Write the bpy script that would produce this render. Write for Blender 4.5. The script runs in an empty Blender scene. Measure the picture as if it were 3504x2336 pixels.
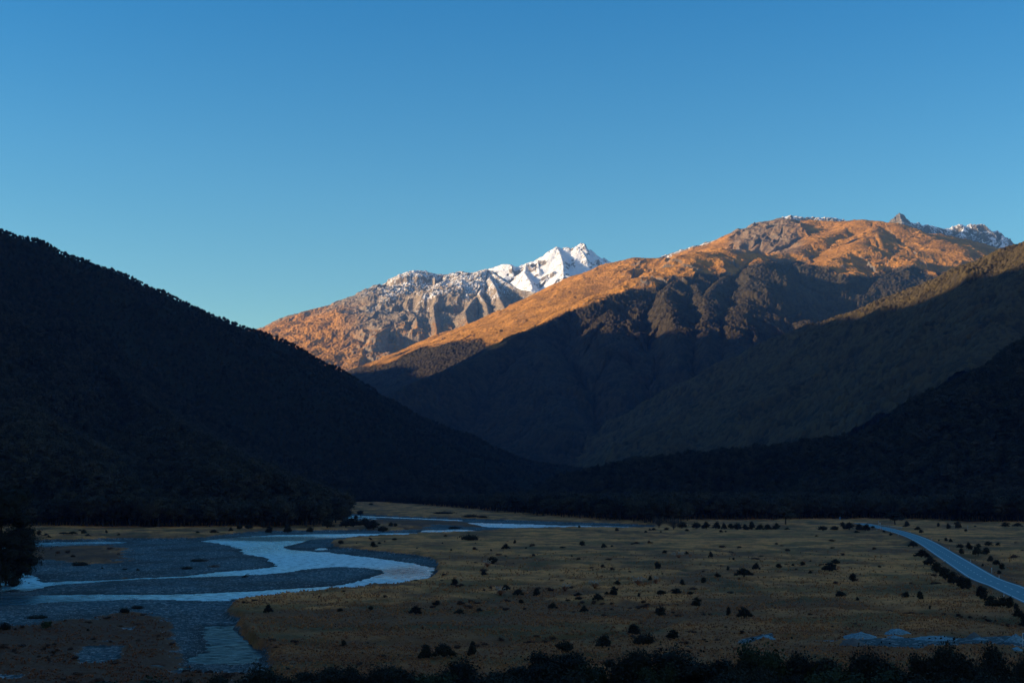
import bpy, bmesh, math, random
import numpy as np
from mathutils import Vector, Matrix

# ============================================================ camera, sky, sun, exposure
SC = bpy.context.scene
COL = SC.collection
F0, CX, CY, HOR = 4814.0, 1752.0, 1168.0, 1654.0
CAMZ = 30.0
PITCH = math.atan((HOR - CY) / F0)
cam_d = bpy.data.cameras.new('camera'); cam = bpy.data.objects.new('camera', cam_d); COL.objects.link(cam)
cam.location = (0, 0, CAMZ); cam.rotation_euler = (math.pi / 2 + PITCH, 0, 0)
cam_d.sensor_width = 36.0; cam_d.lens = F0 / 3504 * 36.0; cam_d.clip_start = 1.0; cam_d.clip_end = 90000
SC.camera = cam

SUN_AZ = math.radians(3)        # degrees behind the left-hand side
SUN_EL = math.radians(11.5)
SDIR = np.array([-math.cos(SUN_AZ) * math.cos(SUN_EL), -math.sin(SUN_AZ) * math.cos(SUN_EL), math.sin(SUN_EL)])
sd = bpy.data.lights.new('sun', 'SUN'); sun = bpy.data.objects.new('sun', sd); COL.objects.link(sun)
sd.energy = 5.0; sd.angle = math.radians(0.5); sd.color = (1.0, 0.75, 0.47)
sun.rotation_euler = Vector(SDIR).to_track_quat('Z', 'Y').to_euler()

W = bpy.data.worlds.new('World'); SC.world = W; W.use_nodes = True
wn = W.node_tree; wn.nodes.clear()
sky = wn.nodes.new('ShaderNodeTexSky'); sky.sky_type = 'NISHITA'; sky.sun_disc = False
sky.sun_elevation = SUN_EL; sky.sun_rotation = math.atan2(SDIR[0], SDIR[1])
sky.altitude = 900; sky.air_density = 1.0; sky.dust_density = 1.0; sky.ozone_density = 2.0
hs = wn.nodes.new('ShaderNodeHueSaturation'); hs.inputs['Saturation'].default_value = 1.12; hs.inputs['Value'].default_value = 1.0
bg = wn.nodes.new('ShaderNodeBackground'); bg.inputs['Strength'].default_value = 0.068
wo = wn.nodes.new('ShaderNodeOutputWorld')
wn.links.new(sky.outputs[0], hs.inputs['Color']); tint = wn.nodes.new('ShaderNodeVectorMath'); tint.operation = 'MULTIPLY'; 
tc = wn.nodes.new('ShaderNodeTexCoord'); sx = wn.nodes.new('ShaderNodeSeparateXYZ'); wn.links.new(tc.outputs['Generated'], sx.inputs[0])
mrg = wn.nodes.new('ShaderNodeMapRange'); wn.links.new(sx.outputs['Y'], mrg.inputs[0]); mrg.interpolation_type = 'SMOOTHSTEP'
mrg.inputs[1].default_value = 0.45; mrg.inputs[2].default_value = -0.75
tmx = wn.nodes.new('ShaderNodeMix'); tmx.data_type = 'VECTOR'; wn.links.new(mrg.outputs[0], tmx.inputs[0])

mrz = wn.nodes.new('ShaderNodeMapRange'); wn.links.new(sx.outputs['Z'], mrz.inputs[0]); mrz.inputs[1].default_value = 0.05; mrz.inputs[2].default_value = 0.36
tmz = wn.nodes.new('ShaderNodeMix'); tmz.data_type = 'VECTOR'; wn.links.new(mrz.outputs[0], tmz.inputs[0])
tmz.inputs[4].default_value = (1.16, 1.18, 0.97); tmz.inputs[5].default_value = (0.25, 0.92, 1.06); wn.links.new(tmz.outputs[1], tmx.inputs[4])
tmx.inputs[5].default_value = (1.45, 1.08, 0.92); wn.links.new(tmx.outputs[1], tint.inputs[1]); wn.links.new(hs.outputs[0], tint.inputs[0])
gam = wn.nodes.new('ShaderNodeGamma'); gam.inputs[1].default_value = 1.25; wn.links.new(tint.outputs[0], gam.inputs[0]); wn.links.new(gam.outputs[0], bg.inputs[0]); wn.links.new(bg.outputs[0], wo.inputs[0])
SC.view_settings.view_transform = 'Standard'; SC.view_settings.look = 'None'
SC.view_settings.exposure = 1.08; SC.view_settings.gamma = 1.0; SC.view_settings.use_curve_mapping = False
SC.render.engine = 'CYCLES'
cy = SC.cycles
cy.use_denoising = True; cy.max_bounces = 5; cy.diffuse_bounces = 2; cy.glossy_bounces = 2
cy.transmission_bounces = 2; cy.volume_bounces = 0; cy.transparent_max_bounces = 4
cy.use_adaptive_sampling = False
cy.sample_clamp_indirect = 3.0

# ============================================================ projection helpers
cp, sp = math.cos(PITCH), math.sin(PITCH)
def P(u, v, d):
    """photo pixel + distance along the valley (m) -> world point"""
    a, b = u - CX, v - CY
    dy = F0 * cp + b * sp; dz = F0 * sp - b * cp
    t = d / dy
    return (a * t, d, CAMZ + dz * t)
def G(u, v, z=0.0):
    """photo pixel -> point on the level z"""
    a, b = u - CX, v - CY
    dy = F0 * cp + b * sp; dz = F0 * sp - b * cp
    t = (z - CAMZ) / dz
    return (a * t, dy * t, z)

# ============================================================ noise
def _h(ix, iy, s):
    n = (ix.astype(np.int64) * 374761393 + iy.astype(np.int64) * 668265263 + s * 974711) & 0xffffffff
    n = ((n ^ (n >> 13)) * 1274126177) & 0xffffffff
    return (n ^ (n >> 16)) & 0xffffffff
_ga = np.linspace(0, 2 * np.pi, 256, endpoint=False); GXT, GYT = np.cos(_ga), np.sin(_ga)
def perlin(x, y, s=0):
    ix, iy = np.floor(x), np.floor(y); fx, fy = x - ix, y - iy
    ix = ix.astype(np.int64); iy = iy.astype(np.int64)
    u = fx * fx * fx * (fx * (fx * 6 - 15) + 10); v = fy * fy * fy * (fy * (fy * 6 - 15) + 10)
    def g(a, b):
        k = (_h(ix + a, iy + b, s) & 255).astype(np.int64)
        return GXT[k] * (fx - a) + GYT[k] * (fy - b)
    n0 = g(0, 0) * (1 - u) + g(1, 0) * u; n1 = g(0, 1) * (1 - u) + g(1, 1) * u
    return (n0 * (1 - v) + n1 * v) * 1.5
def fbm(x, y, o=5, s=0, g=0.5, l=2.03):
    r = np.zeros_like(x); a = 1.0
    for i in range(o):
        r += a * perlin(x, y, s + i * 17); x = x * l + 3.7; y = y * l - 1.3; a *= g
    return r
def ridged(x, y, o=5, s=0, g=0.5, l=2.07):
    r = np.zeros_like(x); a = 1.0; w = 1.0
    for i in range(o):
        n = 1 - np.abs(perlin(x, y, s + i * 13)); n = n * n * w
        r += a * n; w = np.clip(n * 1.6, 0, 1); x = x * l + 1.9; y = y * l + 5.1; a *= g
    return r
def worley(x, y, s=0):
    ix, iy = np.floor(x).astype(np.int64), np.floor(y).astype(np.int64)
    best = np.full(x.shape, 9.0); rnd = np.zeros(x.shape)
    for a in (-1, 0, 1):
        for b in (-1, 0, 1):
            h = _h(ix + a, iy + b, s)
            px = ix + a + (h & 1023) / 1023.0; py = iy + b + ((h >> 10) & 1023) / 1023.0
            d = (px - x) ** 2 + (py - y) ** 2
            m = d < best; best = np.where(m, d, best); rnd = np.where(m, ((h >> 20) & 255) / 255.0, rnd)
    return np.sqrt(best), rnd
def sstep(a, b, x):
    t = np.clip((x - a) / (b - a), 0, 1); return t * t * (3 - 2 * t)

# ============================================================ object helpers
def tag(o, label=None, cat=None, group=None, kind=None):
    if label: o['label'] = label
    if cat: o['category'] = cat
    if group: o['group'] = group
    if kind: o['kind'] = kind
    return o
def empty(name, loc, rz=0.0, s=1.0):
    o = bpy.data.objects.new(name, None); COL.objects.link(o)
    o.location = loc; o.rotation_euler = (0, 0, rz); o.scale = (s, s, s) if not isinstance(s, tuple) else s
    o.empty_display_size = 0.5
    return o
def mesh_np(name, verts, quads, smooth=True):
    me = bpy.data.meshes.new(name)
    verts = np.asarray(verts, dtype=np.float32); quads = np.asarray(quads, dtype=np.int32)
    k = quads.shape[1]
    me.vertices.add(len(verts)); me.vertices.foreach_set('co', verts.ravel())
    me.loops.add(quads.size); me.loops.foreach_set('vertex_index', quads.ravel())
    me.polygons.add(len(quads))
    me.polygons.foreach_set('loop_start', np.arange(0, quads.size, k, dtype=np.int32))
    me.polygons.foreach_set('loop_total', np.full(len(quads), k, dtype=np.int32))
    me.polygons.foreach_set('use_smooth', np.full(len(quads), smooth, dtype=bool))
    me.update(calc_edges=True)
    return me
def obj(name, me, mat=None, parent=None, link=True):
    o = bpy.data.objects.new(name, me)
    if link: COL.objects.link(o)
    if mat and not me.materials: me.materials.append(mat)
    if parent: o.parent = parent
    return o
def attr(me, name, val):
    a = me.attributes.new(name, 'FLOAT', 'POINT'); a.data.foreach_set('value', np.asarray(val, dtype=np.float32).ravel())
def gridq(nr, nc):
    i = np.arange(nr - 1)[:, None] * nc + np.arange(nc - 1)[None, :]
    i = i.ravel(); return np.stack([i, i + 1, i + nc + 1, i + nc], 1)

# ============================================================ materials
class MT:
    def __init__(s, name):
        s.m = bpy.data.materials.new(name); s.m.use_nodes = True; s.t = s.m.node_tree; s.t.nodes.clear()
        s.out = s.n('ShaderNodeOutputMaterial'); s.b = s.n('ShaderNodeBsdfPrincipled')
        s.l(s.b.outputs[0], s.out.inputs[0]); s.b.inputs['Roughness'].default_value = 0.9
        s.b.inputs['Specular IOR Level'].default_value = 0.2
    def n(s, t, **k):
        x = s.t.nodes.new(t)
        for a, b in k.items(): setattr(x, a, b)
        return x
    def l(s, a, b): s.t.links.new(a, b)
    def at(s, name): return s.n('ShaderNodeAttribute', attribute_name=name).outputs['Fac']
    def pos(s): return s.n('ShaderNodeNewGeometry').outputs['Position']
    def noise(s, scale, det=4, rough=0.55, vec=None, dist=0.0, stretch=None):
        x = s.n('ShaderNodeTexNoise'); x.inputs['Scale'].default_value = scale; x.inputs['Detail'].default_value = det
        x.inputs['Roughness'].default_value = rough; x.inputs['Distortion'].default_value = dist
        v = vec if vec is not None else s.pos()
        if stretch:
            mp = s.n('ShaderNodeMapping'); mp.inputs['Scale'].default_value = stretch; s.l(v, mp.inputs[0]); v = mp.outputs[0]
        s.l(v, x.inputs['Vector']); return x.outputs['Fac']
    def ramp(s, f, stops):
        r = s.n('ShaderNodeValToRGB'); s.l(f, r.inputs[0]); e = r.color_ramp.elements
        e[0].position, e[0].color = stops[0][0], (*stops[0][1], 1); e[1].position, e[1].color = stops[-1][0], (*stops[-1][1], 1)
        for p, c in stops[1:-1]:
            x = e.new(p); x.color = (*c, 1)
        return r.outputs[0]
    def mr(s, f, a, b, c=0.0, d=1.0):
        x = s.n('ShaderNodeMapRange'); s.l(f, x.inputs[0])
        for i, q in enumerate((a, b, c, d)): x.inputs[i + 1].default_value = q
        return x.outputs[0]
    def math(s, op, a, b=0.0):
        x = s.n('ShaderNodeMath', operation=op)
        for i, q in enumerate((a, b)):
            if isinstance(q, (int, float)): x.inputs[i].default_value = q
            else: s.l(q, x.inputs[i])
        return x.outputs[0]
    def mix(s, f, a, b):
        x = s.n('ShaderNodeMix', data_type='RGBA')
        if isinstance(f, (int, float)): x.inputs[0].default_value = f
        else: s.l(f, x.inputs[0])
        for i, q in ((6, a), (7, b)):
            if isinstance(q, tuple): x.inputs[i].default_value = (*q, 1)
            else: s.l(q, x.inputs[i])
        return x.outputs[2]
    def col(s, c):
        if isinstance(c, tuple): s.b.inputs['Base Color'].default_value = (*c, 1)
        else: s.l(c, s.b.inputs['Base Color'])
    def bump(s, h, strength=0.5, dist=1.0, normal=None):
        x = s.n('ShaderNodeBump'); x.inputs['Strength'].default_value = strength; x.inputs['Distance'].default_value = dist
        s.l(h, x.inputs['Height'])
        if normal is not None: s.l(normal, x.inputs['Normal'])
        s.l(x.outputs[0], s.b.inputs['Normal']); return x.outputs[0]

FOREST_A, FOREST_B = (0.022, 0.020, 0.010), (0.060, 0.052, 0.024)
def mountain_mat(name, rock=((0.10, 0.085, 0.07), (0.24, 0.20, 0.16)), tus=((0.29, 0.135, 0.030), (0.64, 0.285, 0.055)),
                 forest=((0.012, 0.011, 0.007), (0.060, 0.046, 0.024)), nscale=1.0):
    m = MT(name)
    n1 = m.noise(0.012 * nscale, 8, 0.62); n2 = m.noise(0.06 * nscale, 6, 0.65)
    rk = m.mix(m.mr(n2, 0.3, 0.7), rock[0], rock[1])
    tu = m.mix(m.mr(n1, 0.35, 0.65), tus[0], tus[1])
    tu = m.mix(m.mr(n2, 0.50, 0.68, 0, 0.6), tu, (0.17, 0.085, 0.03))
    tu = m.mix(m.mr(m.noise(0.17 * nscale, 4, 0.7), 0.56, 0.68, 0, 0.7), tu, (0.10, 0.055, 0.025))
    fo = m.mix(m.mr(m.at('var'), 0, 1), forest[0], forest[1])
    c = m.mix(m.at('tus'), rk, tu)
    c = m.mix(m.at('for'), c, fo)
    c = m.mix(m.at('snow'), c, (0.86, 0.88, 0.92))
    m.col(c)
    h = m.noise(0.05 * nscale, 8, 0.7)
    h2 = m.noise(0.22 * nscale, 5, 0.7)
    b1 = m.n('ShaderNodeBump'); b1.inputs['Strength'].default_value = 0.75; b1.inputs['Distance'].default_value = 11.0; m.l(h, b1.inputs['Height'])
    m.bump(h2, 0.6, 3.0, normal=b1.outputs[0])
    return m.m

# ============================================================ mountains from ridge skeletons
def eval_ridges(X, Y, ridges):
    """height = highest of all ridges, each falling away from its crest line;
    a ridge with 'cut' is undercut on the right of that other line, which falls away steeply there"""
    cut = [R for R in ridges if R.get('cut')]
    if cut:
        Z1, D1, S1 = eval_ridges(X, Y, [dict(R, cut=None) for R in cut])
        L = cut[0]['cut']; zc, dc, sc = eval_ridges(X, Y, [dict(L, k=(5000.0 / 1000, L['k'][1]))])
        zl, _, _ = eval_ridges(X, Y, [dict(L, k=(0.0, 5.0))])
        right = zc > zl                                  # right of the line
        Z1 = np.where(right, np.minimum(Z1, zc - 4), Z1)
        Z2, D2, S2 = eval_ridges(X, Y, [R for R in ridges if not R.get('cut')])
        m = Z1 > Z2
        return np.where(m, Z1, Z2), np.where(m, D1, D2), np.where(m, S1 + 5e4, S2)
    Z = np.full(X.shape, -400.0); D = np.full(X.shape, 1e5); S = np.zeros(X.shape)
    for ri, R in enumerate(ridges):
        pts = np.array([P(*p) for p in R['p']]); kL, kR = R['k']; rd = R.get('round', 8.0); cc = R.get('conc', 2500.0)
        s0 = ri * 7131.0
        for a, b in zip(pts[:-1], pts[1:]):
            ax, ay, bx, by = a[0], a[1], b[0], b[1]
            dx, dy = bx - ax, by - ay; L2 = dx * dx + dy * dy; L = math.sqrt(L2)
            t = np.clip(((X - ax) * dx + (Y - ay) * dy) / L2, 0, 1)
            ex, ey = X - ax - t * dx, Y - ay - t * dy
            d = np.sqrt(ex * ex + ey * ey)
            side = (dx * ey - dy * ex) / L / np.maximum(d, 1e-3)      # +1 = left of travel
            k = kR + (kL - kR) * (side * 0.5 + 0.5)
            dd = np.sqrt(d * d + rd * rd) - rd
            z = a[2] + t * (b[2] - a[2]) - k * (0.6 * dd + 0.4 * cc * (1 - np.exp(-dd / cc))) - np.clip(0.5 - k, 0, 1) * R.get('q', 600.0) * (dd / 1500) ** 2
            m = z > Z
            Z = np.where(m, z, Z); S = np.where(m, s0 + t * L, S); D = np.where(m, d, D)
            s0 += L
    return Z, D, S

def deeper(rs, f):
    return [dict(R, p=[(u, v, d * f) for u, v, d in R['p']]) for R in rs]
TERR = {}
def mountain(name, ridges, u0, u1, nu, d0, d1, nd, noise, masks, mat, label=None, floor=-60.0, base=None, us=None, dpre=None):
    us = np.linspace(u0, u1, nu) if us is None else np.array(us); nu = len(us)
    ds = np.linspace(d0, d1, nd) if dpre is None else np.concatenate([dpre, np.linspace(d0, d1, nd)]); nd = len(ds)
    k = (us - CX) / F0
    Y, K = np.meshgrid(ds, k, indexing='ij'); X = K * Y
    def height(X, Y):
        wx = X + 60 * fbm(X / 400, Y / 400, 3, 5); wy = Y + 60 * fbm(X / 400 + 9, Y / 400, 3, 6)
        Z, D, S = eval_ridges(X, Y, ridges)
        return noise(X, Y, Z, D, S, wx, wy), D, S
    Z, D, S = height(X, Y)
    Z = np.maximum(Z, floor)
    me = mesh_np(name, np.stack([X.ravel(), Y.ravel(), Z.ravel()], 1), gridq(nd, nu))
    gy = np.gradient(Z, axis=0) / np.gradient(Y, axis=0); gx = np.gradient(Z, axis=1) / np.maximum(np.gradient(X, axis=1), 1e-3)
    slope = np.sqrt(gx * gx + gy * gy)
    U = K * F0 + CX; V = HOR - (Z - CAMZ) / Y * F0
    mk = masks(X, Y, Z, D, S, slope, U, V)
    for a in ('tus', 'for', 'snow', 'var'): attr(me, a, mk.get(a, np.zeros(Z.shape)))
    o = obj(name, me, mat)
    tag(o, label, None, None, 'structure')
    TERR[name] = (height, floor, us, ds, Z)
    return o
def crest(name, X, Y):
    """terrain height by bilinear lookup"""
    h, fl, us, ds, Z = TERR[name]
    X = np.asarray(X, float); Y = np.asarray(Y, float)
    U = X / Y * F0 + CX
    fu = np.clip(np.interp(U, us, np.arange(len(us))), 0, len(us) - 1.001)
    fd = np.clip(np.interp(Y, ds, np.arange(len(ds))), 0, len(ds) - 1.001)
    i, j = fd.astype(int), fu.astype(int); a, b = fd - i, fu - j
    return (Z[i, j] * (1 - a) * (1 - b) + Z[i + 1, j] * a * (1 - b) + Z[i, j + 1] * (1 - a) * b + Z[i + 1, j + 1] * a * b)

def gullies(D, S, w, n=4, seed=0, aspect=0.22, Y=None):
    """ribs and gullies that run down from the crest"""
    return ridged(S / w, D * aspect / w, n, seed)

# --- the far rock mountain with the tawny foot
sky1 = [(905,1134,8300),(950,1107,8400),(985,1087,8450),(1035,1066,8500),(1100,1050,8600),(1175,1031,8700),(1245,1006,8800),(1265,998,8850),
        (1290,982,8900),(1320,968,8900),(1345,966,8900),(1380,949,8950),(1410,937,9000),(1428,925,9000),(1446,929,9000),(1465,937,9000),(1555,938,9000),
        (1590,931,8900),(1620,936,8800),(1668,924,8600)]
FAR = [
 dict(p=[(760,1240,7900)] + sky1, k=(0.85, 0.38), round=10),
 dict(p=[(1668,924,8600),(1698,942,8450),(1730,965,8300),(1768,987,8150),(1803,996,8050),(1828,1000,7950),(1850,1014,7850),(1900,1060,7700)], k=(1.0, 0.95)),
 dict(p=[(1668,927,8600),(1678,955,8350),(1700,992,8050),(1708,1017,7850),(1725,1047,7650),(1735,1090,7450)], k=(1.0, 1.15)),
 dict(p=[(1640,945,8600),(1650,975,8350),(1643,1002,8100),(1618,1027,7900),(1593,1062,7650),(1596,1092,7500),(1610,1130,7350)], k=(1.0, 1.1)),
 dict(p=[(1640,1005,8000),(1665,1040,7800),(1672,1075,7600),(1660,1110,7400)], k=(1.0, 1.1)),
 dict(p=[(1555,940,9000),(1550,970,8600),(1520,1010,8200),(1483,1045,7900),(1488,1090,7600),(1495,1130,7400),(1490,1170,7200)], k=(1.0, 1.1)),
 dict(p=[(1465,940,9000),(1440,985,8550),(1452,1020,8250),(1425,1050,8000),(1395,1068,7850),(1365,1085,7700)], k=(0.9, 1.05)),
 dict(p=[(1380,950,8950),(1350,1000,8500),(1310,1035,8200),(1300,1065,8000),(1320,1095,7800),(1345,1115,7600),(1362,1150,7400)], k=(0.85, 1.1)),
 dict(p=[(1345,1112,7620),(1315,1124,7500),(1282,1146,7300)], k=(0.9, 1.05)),
 dict(p=[(1400,1075,7800),(1425,1085,7650),(1430,1120,7450)], k=(0.9, 0.9)),
 dict(p=[(1245,1008,8800),(1232,1040,8500),(1208,1066,8250),(1192,1095,8000),(1190,1120,7800),(1222,1160,7450),(1236,1180,7300),(1240,1207,7150),(1226,1235,6950),(1218,1280,6700),(1225,1330,6400)], k=(1.0, 0.32), round=30),
 dict(p=[(1195,1120,7800),(1230,1140,7650),(1274,1150,7500)], k=(1.0, 1.15)),
]
def n_far(X, Y, Z, D, S, wx, wy):
    f = np.clip(D / 160, 0, 1); rocky = sstep(-1080, -760, X + 0.35 * (Z - 800))
    g = np.minimum(gullies(D + 30 * fbm(X / 90, Y / 90, 3, 3), S, 150, 5, 11), 1.12)
    Z = Z + rocky * f * (100 * (g - 1.0)) + rocky * np.clip(D / 40, .2, 1) * 15 * (ridged(wx / 120, wy / 120, 6, 21, 0.55) - 0.9)
    Z = Z + (1 - rocky) * f * (20 * (gullies(D, S, 130, 4, 41) - 1) + 22 * fbm(wx / 210, wy / 210, 6, 31, 0.52))
    Z = Z + np.clip(D / 30, .3, 1) * 4 * fbm(X / 16, Y / 16, 3, 51)
    return Z
def m_far(X, Y, Z, D, S, sl, U, V):
    rocky = sstep(-1080, -760, X + 0.35 * (Z - 800))
    n = fbm(X / 45, Y / 45, 5, 61); nb = fbm(X / 260, Y / 260, 4, 62)
    tus = (1 - rocky) * sstep(1300, 1130, Z + 90 * nb + 40 * n) * sstep(1.8, 1.1, sl)
    tus = np.maximum(tus, sstep(1100, 900, Z + 80 * nb + 50 * n) * sstep(1.2, 0.7, sl) * 0.9)
    alt = sstep(1050, 1450, Z + 150 * nb)
    fine = fbm(X / 11 + 40, Y / 11, 4, 63, 0.7) * 0.75 + n * 0.4
    snow = sstep(0.26, 0.52, 1.1 * fine + 1.05 * alt - 0.53 - 0.35 * np.clip(sl - 0.55, 0, 2)) * sstep(-1150, -800, X)
    return dict(tus=tus, snow=snow, var=np.clip(n + 0.5, 0, 1))
mountain('far_rock_mountain', deeper(FAR, 1.14), 700, 1960, 760, 6900, 11000, 760, n_far, m_far,
         mountain_mat('rock_and_tussock', rock=((0.13, 0.10, 0.07), (0.36, 0.28, 0.20))))

# --- the snow peak behind it
skyS = [(1640,930,10600),(1700,912,10600),(1720,905,10550),(1748,905,10500),(1765,914,10500),(1800,902,10500),(1828,893,10500),(1850,881,10500),(1880,860,10500),
        (1905,845,10500),(1920,850,10500),(1940,846,10500),(1960,853,10500),(1975,841,10500),(1990,834,10500),(2000,841,10500),(2009,854,10500),
        (2030,866,10550),(2055,890,10600),(2072,905,10650),(2120,925,10700)]
SNOW = [
 dict(p=skyS, k=(1.2, 0.75), round=6),
 dict(p=[(1905,846,10500),(1918,870,10350),(1924,890,10200),(1928,915,10050),(1930,945,9850),(1915,975,9650)], k=(0.75, 0.85), round=4),
 dict(p=[(1838,887,10500),(1842,903,10350),(1845,925,10200)], k=(0.9, 1.2), round=4),
 dict(p=[(1800,905,10500),(1795,935,10200),(1812,960,10000),(1822,985,9800)], k=(0.7, 0.9), round=6),
 dict(p=[(1990,836,10500),(1992,862,10380),(2005,882,10250)], k=(1.1, 1.2), round=4),
 dict(p=[(1748,906,10500),(1752,918,10400)], k=(1.3, 1.3), round=4),
 dict(p=[(2040,880,10600),(2075,915,10300),(2100,960,9900),(2110,1000,9600)], k=(0.42, 1.0), round=40),
]
def n_snow(X, Y, Z, D, S, wx, wy):
    f = np.clip(D / 60, 0.12, 1)
    rk = sstep(0.0, 0.5, fbm(wx / 260, wy / 260, 3, 120) - 0.02)
    Z = Z + f * (6 + 42 * rk) * (ridged(wx / 170, wy / 170, 5, 121, 0.5) - 1.0) + (0.6 + 3.0 * rk) * fbm(X / 25, Y / 25, 4, 122)
    return Z + np.clip(1 - D / 120, 0, 1) * 7 * (ridged(X / 40, Y / 40, 4, 124) - 0.9)
def m_snow(X, Y, Z, D, S, sl, U, V):
    n = fbm(X / 50, Y / 50, 5, 161); n2 = fbm(X / 14, Y / 14, 3, 162)
    return dict(snow=sstep(0.1, -0.1, (sl - 1.4) * 0.7 + n * 0.22 + n2 * 0.14), var=np.clip(n + 0.5, 0, 1))
mountain('snow_peak', deeper(SNOW, 1.12), 1560, 2180, 420, 9900, 12500, 480, n_snow, m_snow,
         mountain_mat('snow_and_rock', rock=((0.09, 0.078, 0.066), (0.24, 0.19, 0.15))), floor=500)

# small far summits
def n_small(X, Y, Z, D, S, wx, wy):
    return Z + np.clip(D / 40, 0.3, 1) * 30 * (ridged(wx / 90, wy / 90, 5, 221) - 0.95) + 3 * fbm(X / 18, Y / 18, 3, 9)
def m_small(thr):
    def f(X, Y, Z, D, S, sl, U, V):
        n = fbm(X / 55, Y / 55, 5, 261); n2 = fbm(X / 18, Y / 18, 3, 262)
        return dict(snow=sstep(0.12, -0.12, (sl - thr - 0.25) * 0.8 + n * 0.5 + n2 * 0.35) * sstep(3090, 3140, U + 25 * n) if thr < 0.9
                    else sstep(0.12, -0.12, (sl - thr) * 0.8 + n * 0.5 + n2 * 0.3), var=np.clip(n + 0.5, 0, 1))
    return f
rockm = mountain_mat('dark_rock', rock=((0.07, 0.062, 0.052), (0.20, 0.165, 0.13)))
mountain('far_snowy_ridge', [dict(p=[(2050,915,11500),(2085,903,11500),(2105,896,11500),(2120,892,11500),(2135,895,11500),(2160,905,11500),(2220,930,11500)], k=(0.8, 0.8), round=4)],
         2030, 2240, 110, 11000, 12000, 90, n_small, m_small(0.95), rockm, floor=900)
mountain('far_snow_cap', [dict(p=[(2560,800,9000),(2640,765,9000),(2677,746,9000),(2704,738,9000),(2722,741,9000),(2753,745,9000),(2803,745,9000),(2830,746,9000),(2853,747,9000),(2866,750,9000),(2880,758,9000),(2960,790,9000)], k=(0.6, 0.6), round=4)],
         2540, 2980, 200, 8500, 9500, 120, n_small, m_small(1.1), rockm, floor=900)
SPIKE = [dict(p=[(2980,800,9200),(3037,762,9200),(3060,745,9200),(3071,733,9200),(3078,728,9200),(3086,732,9200),(3097,746,9200),(3112,762,9200),(3135,765,9250),(3145,763,9300),(3158,768,9300),
              (3166,765,9300),(3180,774,9350),(3200,777,9400),(3225,778,9400),(3250,780,9400),(3262,776,9400),(3285,768,9400),(3300,774,9400),(3318,770,9400),(3340,768,9400),
              (3370,770,9400),(3383,779,9400),(3395,787,9400),(3412,788,9400),(3428,802,9400),(3442,822,9400),(3455,840,9400),(3470,850,9400),(3530,885,9400)], k=(1.5, 1.2), round=2),
         dict(p=[(3078,730,9200),(3085,760,9050),(3090,790,8900)], k=(1.0, 1.1), round=4),
         dict(p=[(3428,803,9400),(3430,830,9200),(3422,860,9050)], k=(1.0, 1.1), round=4),
         dict(p=[(3300,774,9400),(3290,800,9200),(3300,830,9000)], k=(1.0, 1.0), round=4)]
mountain('spiked_mountain', SPIKE, 2960, 3560, 360, 8500, 9800, 260, n_small, m_small(0.899), rockm, floor=900)

# --- the big tawny ridge (crest + spurs) in the middle
D2C = [(1120,1345,7500),(1220,1296,7423),(1260,1282,7393),(1290,1270,7370),(1323,1253,7345),(1347,1230,7326),(1387,1207,7296),(1427,1190,7265),(1480,1167,7225),(1557,1130,7166),(1655,1098,7091),(1768,1050,7005),(1868,1005,6929),(1968,967,6853),(2031,933,6805),(2097,910,6754),(2137,893,6724),(2177,883,6693),(2264,885,6627),(2300,895,6600)]
D2E = [(2284,886,7500),(2331,861,7500),(2381,841,7500),(2431,828,7500),(2511,806,7450),(2544,797,7400),(2597,770,7350),(2631,758,7300),(2671,746,7250),
       (2697,750,7200),(2720,757,7200),(2787,754,7150),(2847,757,7100),(2887,758,7050),(2907,756,7000),(2950,752,6950),(3003,757,6900),(3037,763,6850),(3080,785,6900),(3140,800,7000),
       (3187,801,7050),(3237,808,7100),(3320,830,7200),(3387,857,7300),(3420,868,7350),(3520,910,7450)]
D3C = [(1200,1440,4300),(1330,1362,4400),(1413,1317,4500),(1507,1277,4600),(1580,1250,4700),(1647,1226,4800),(1713,1186,4900),(1797,1140,5050),(1880,1100,5200),(1964,1058,5350),(2041,1022,5450),(2097,998,5550),(2137,981,5600),
       (2197,954,5700),(2264,934,5800),(2314,914,5850),(2364,891,5950),(2397,866,6000),(2464,854,6100),(2531,856,6150),(2574,870,6200)]
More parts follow.
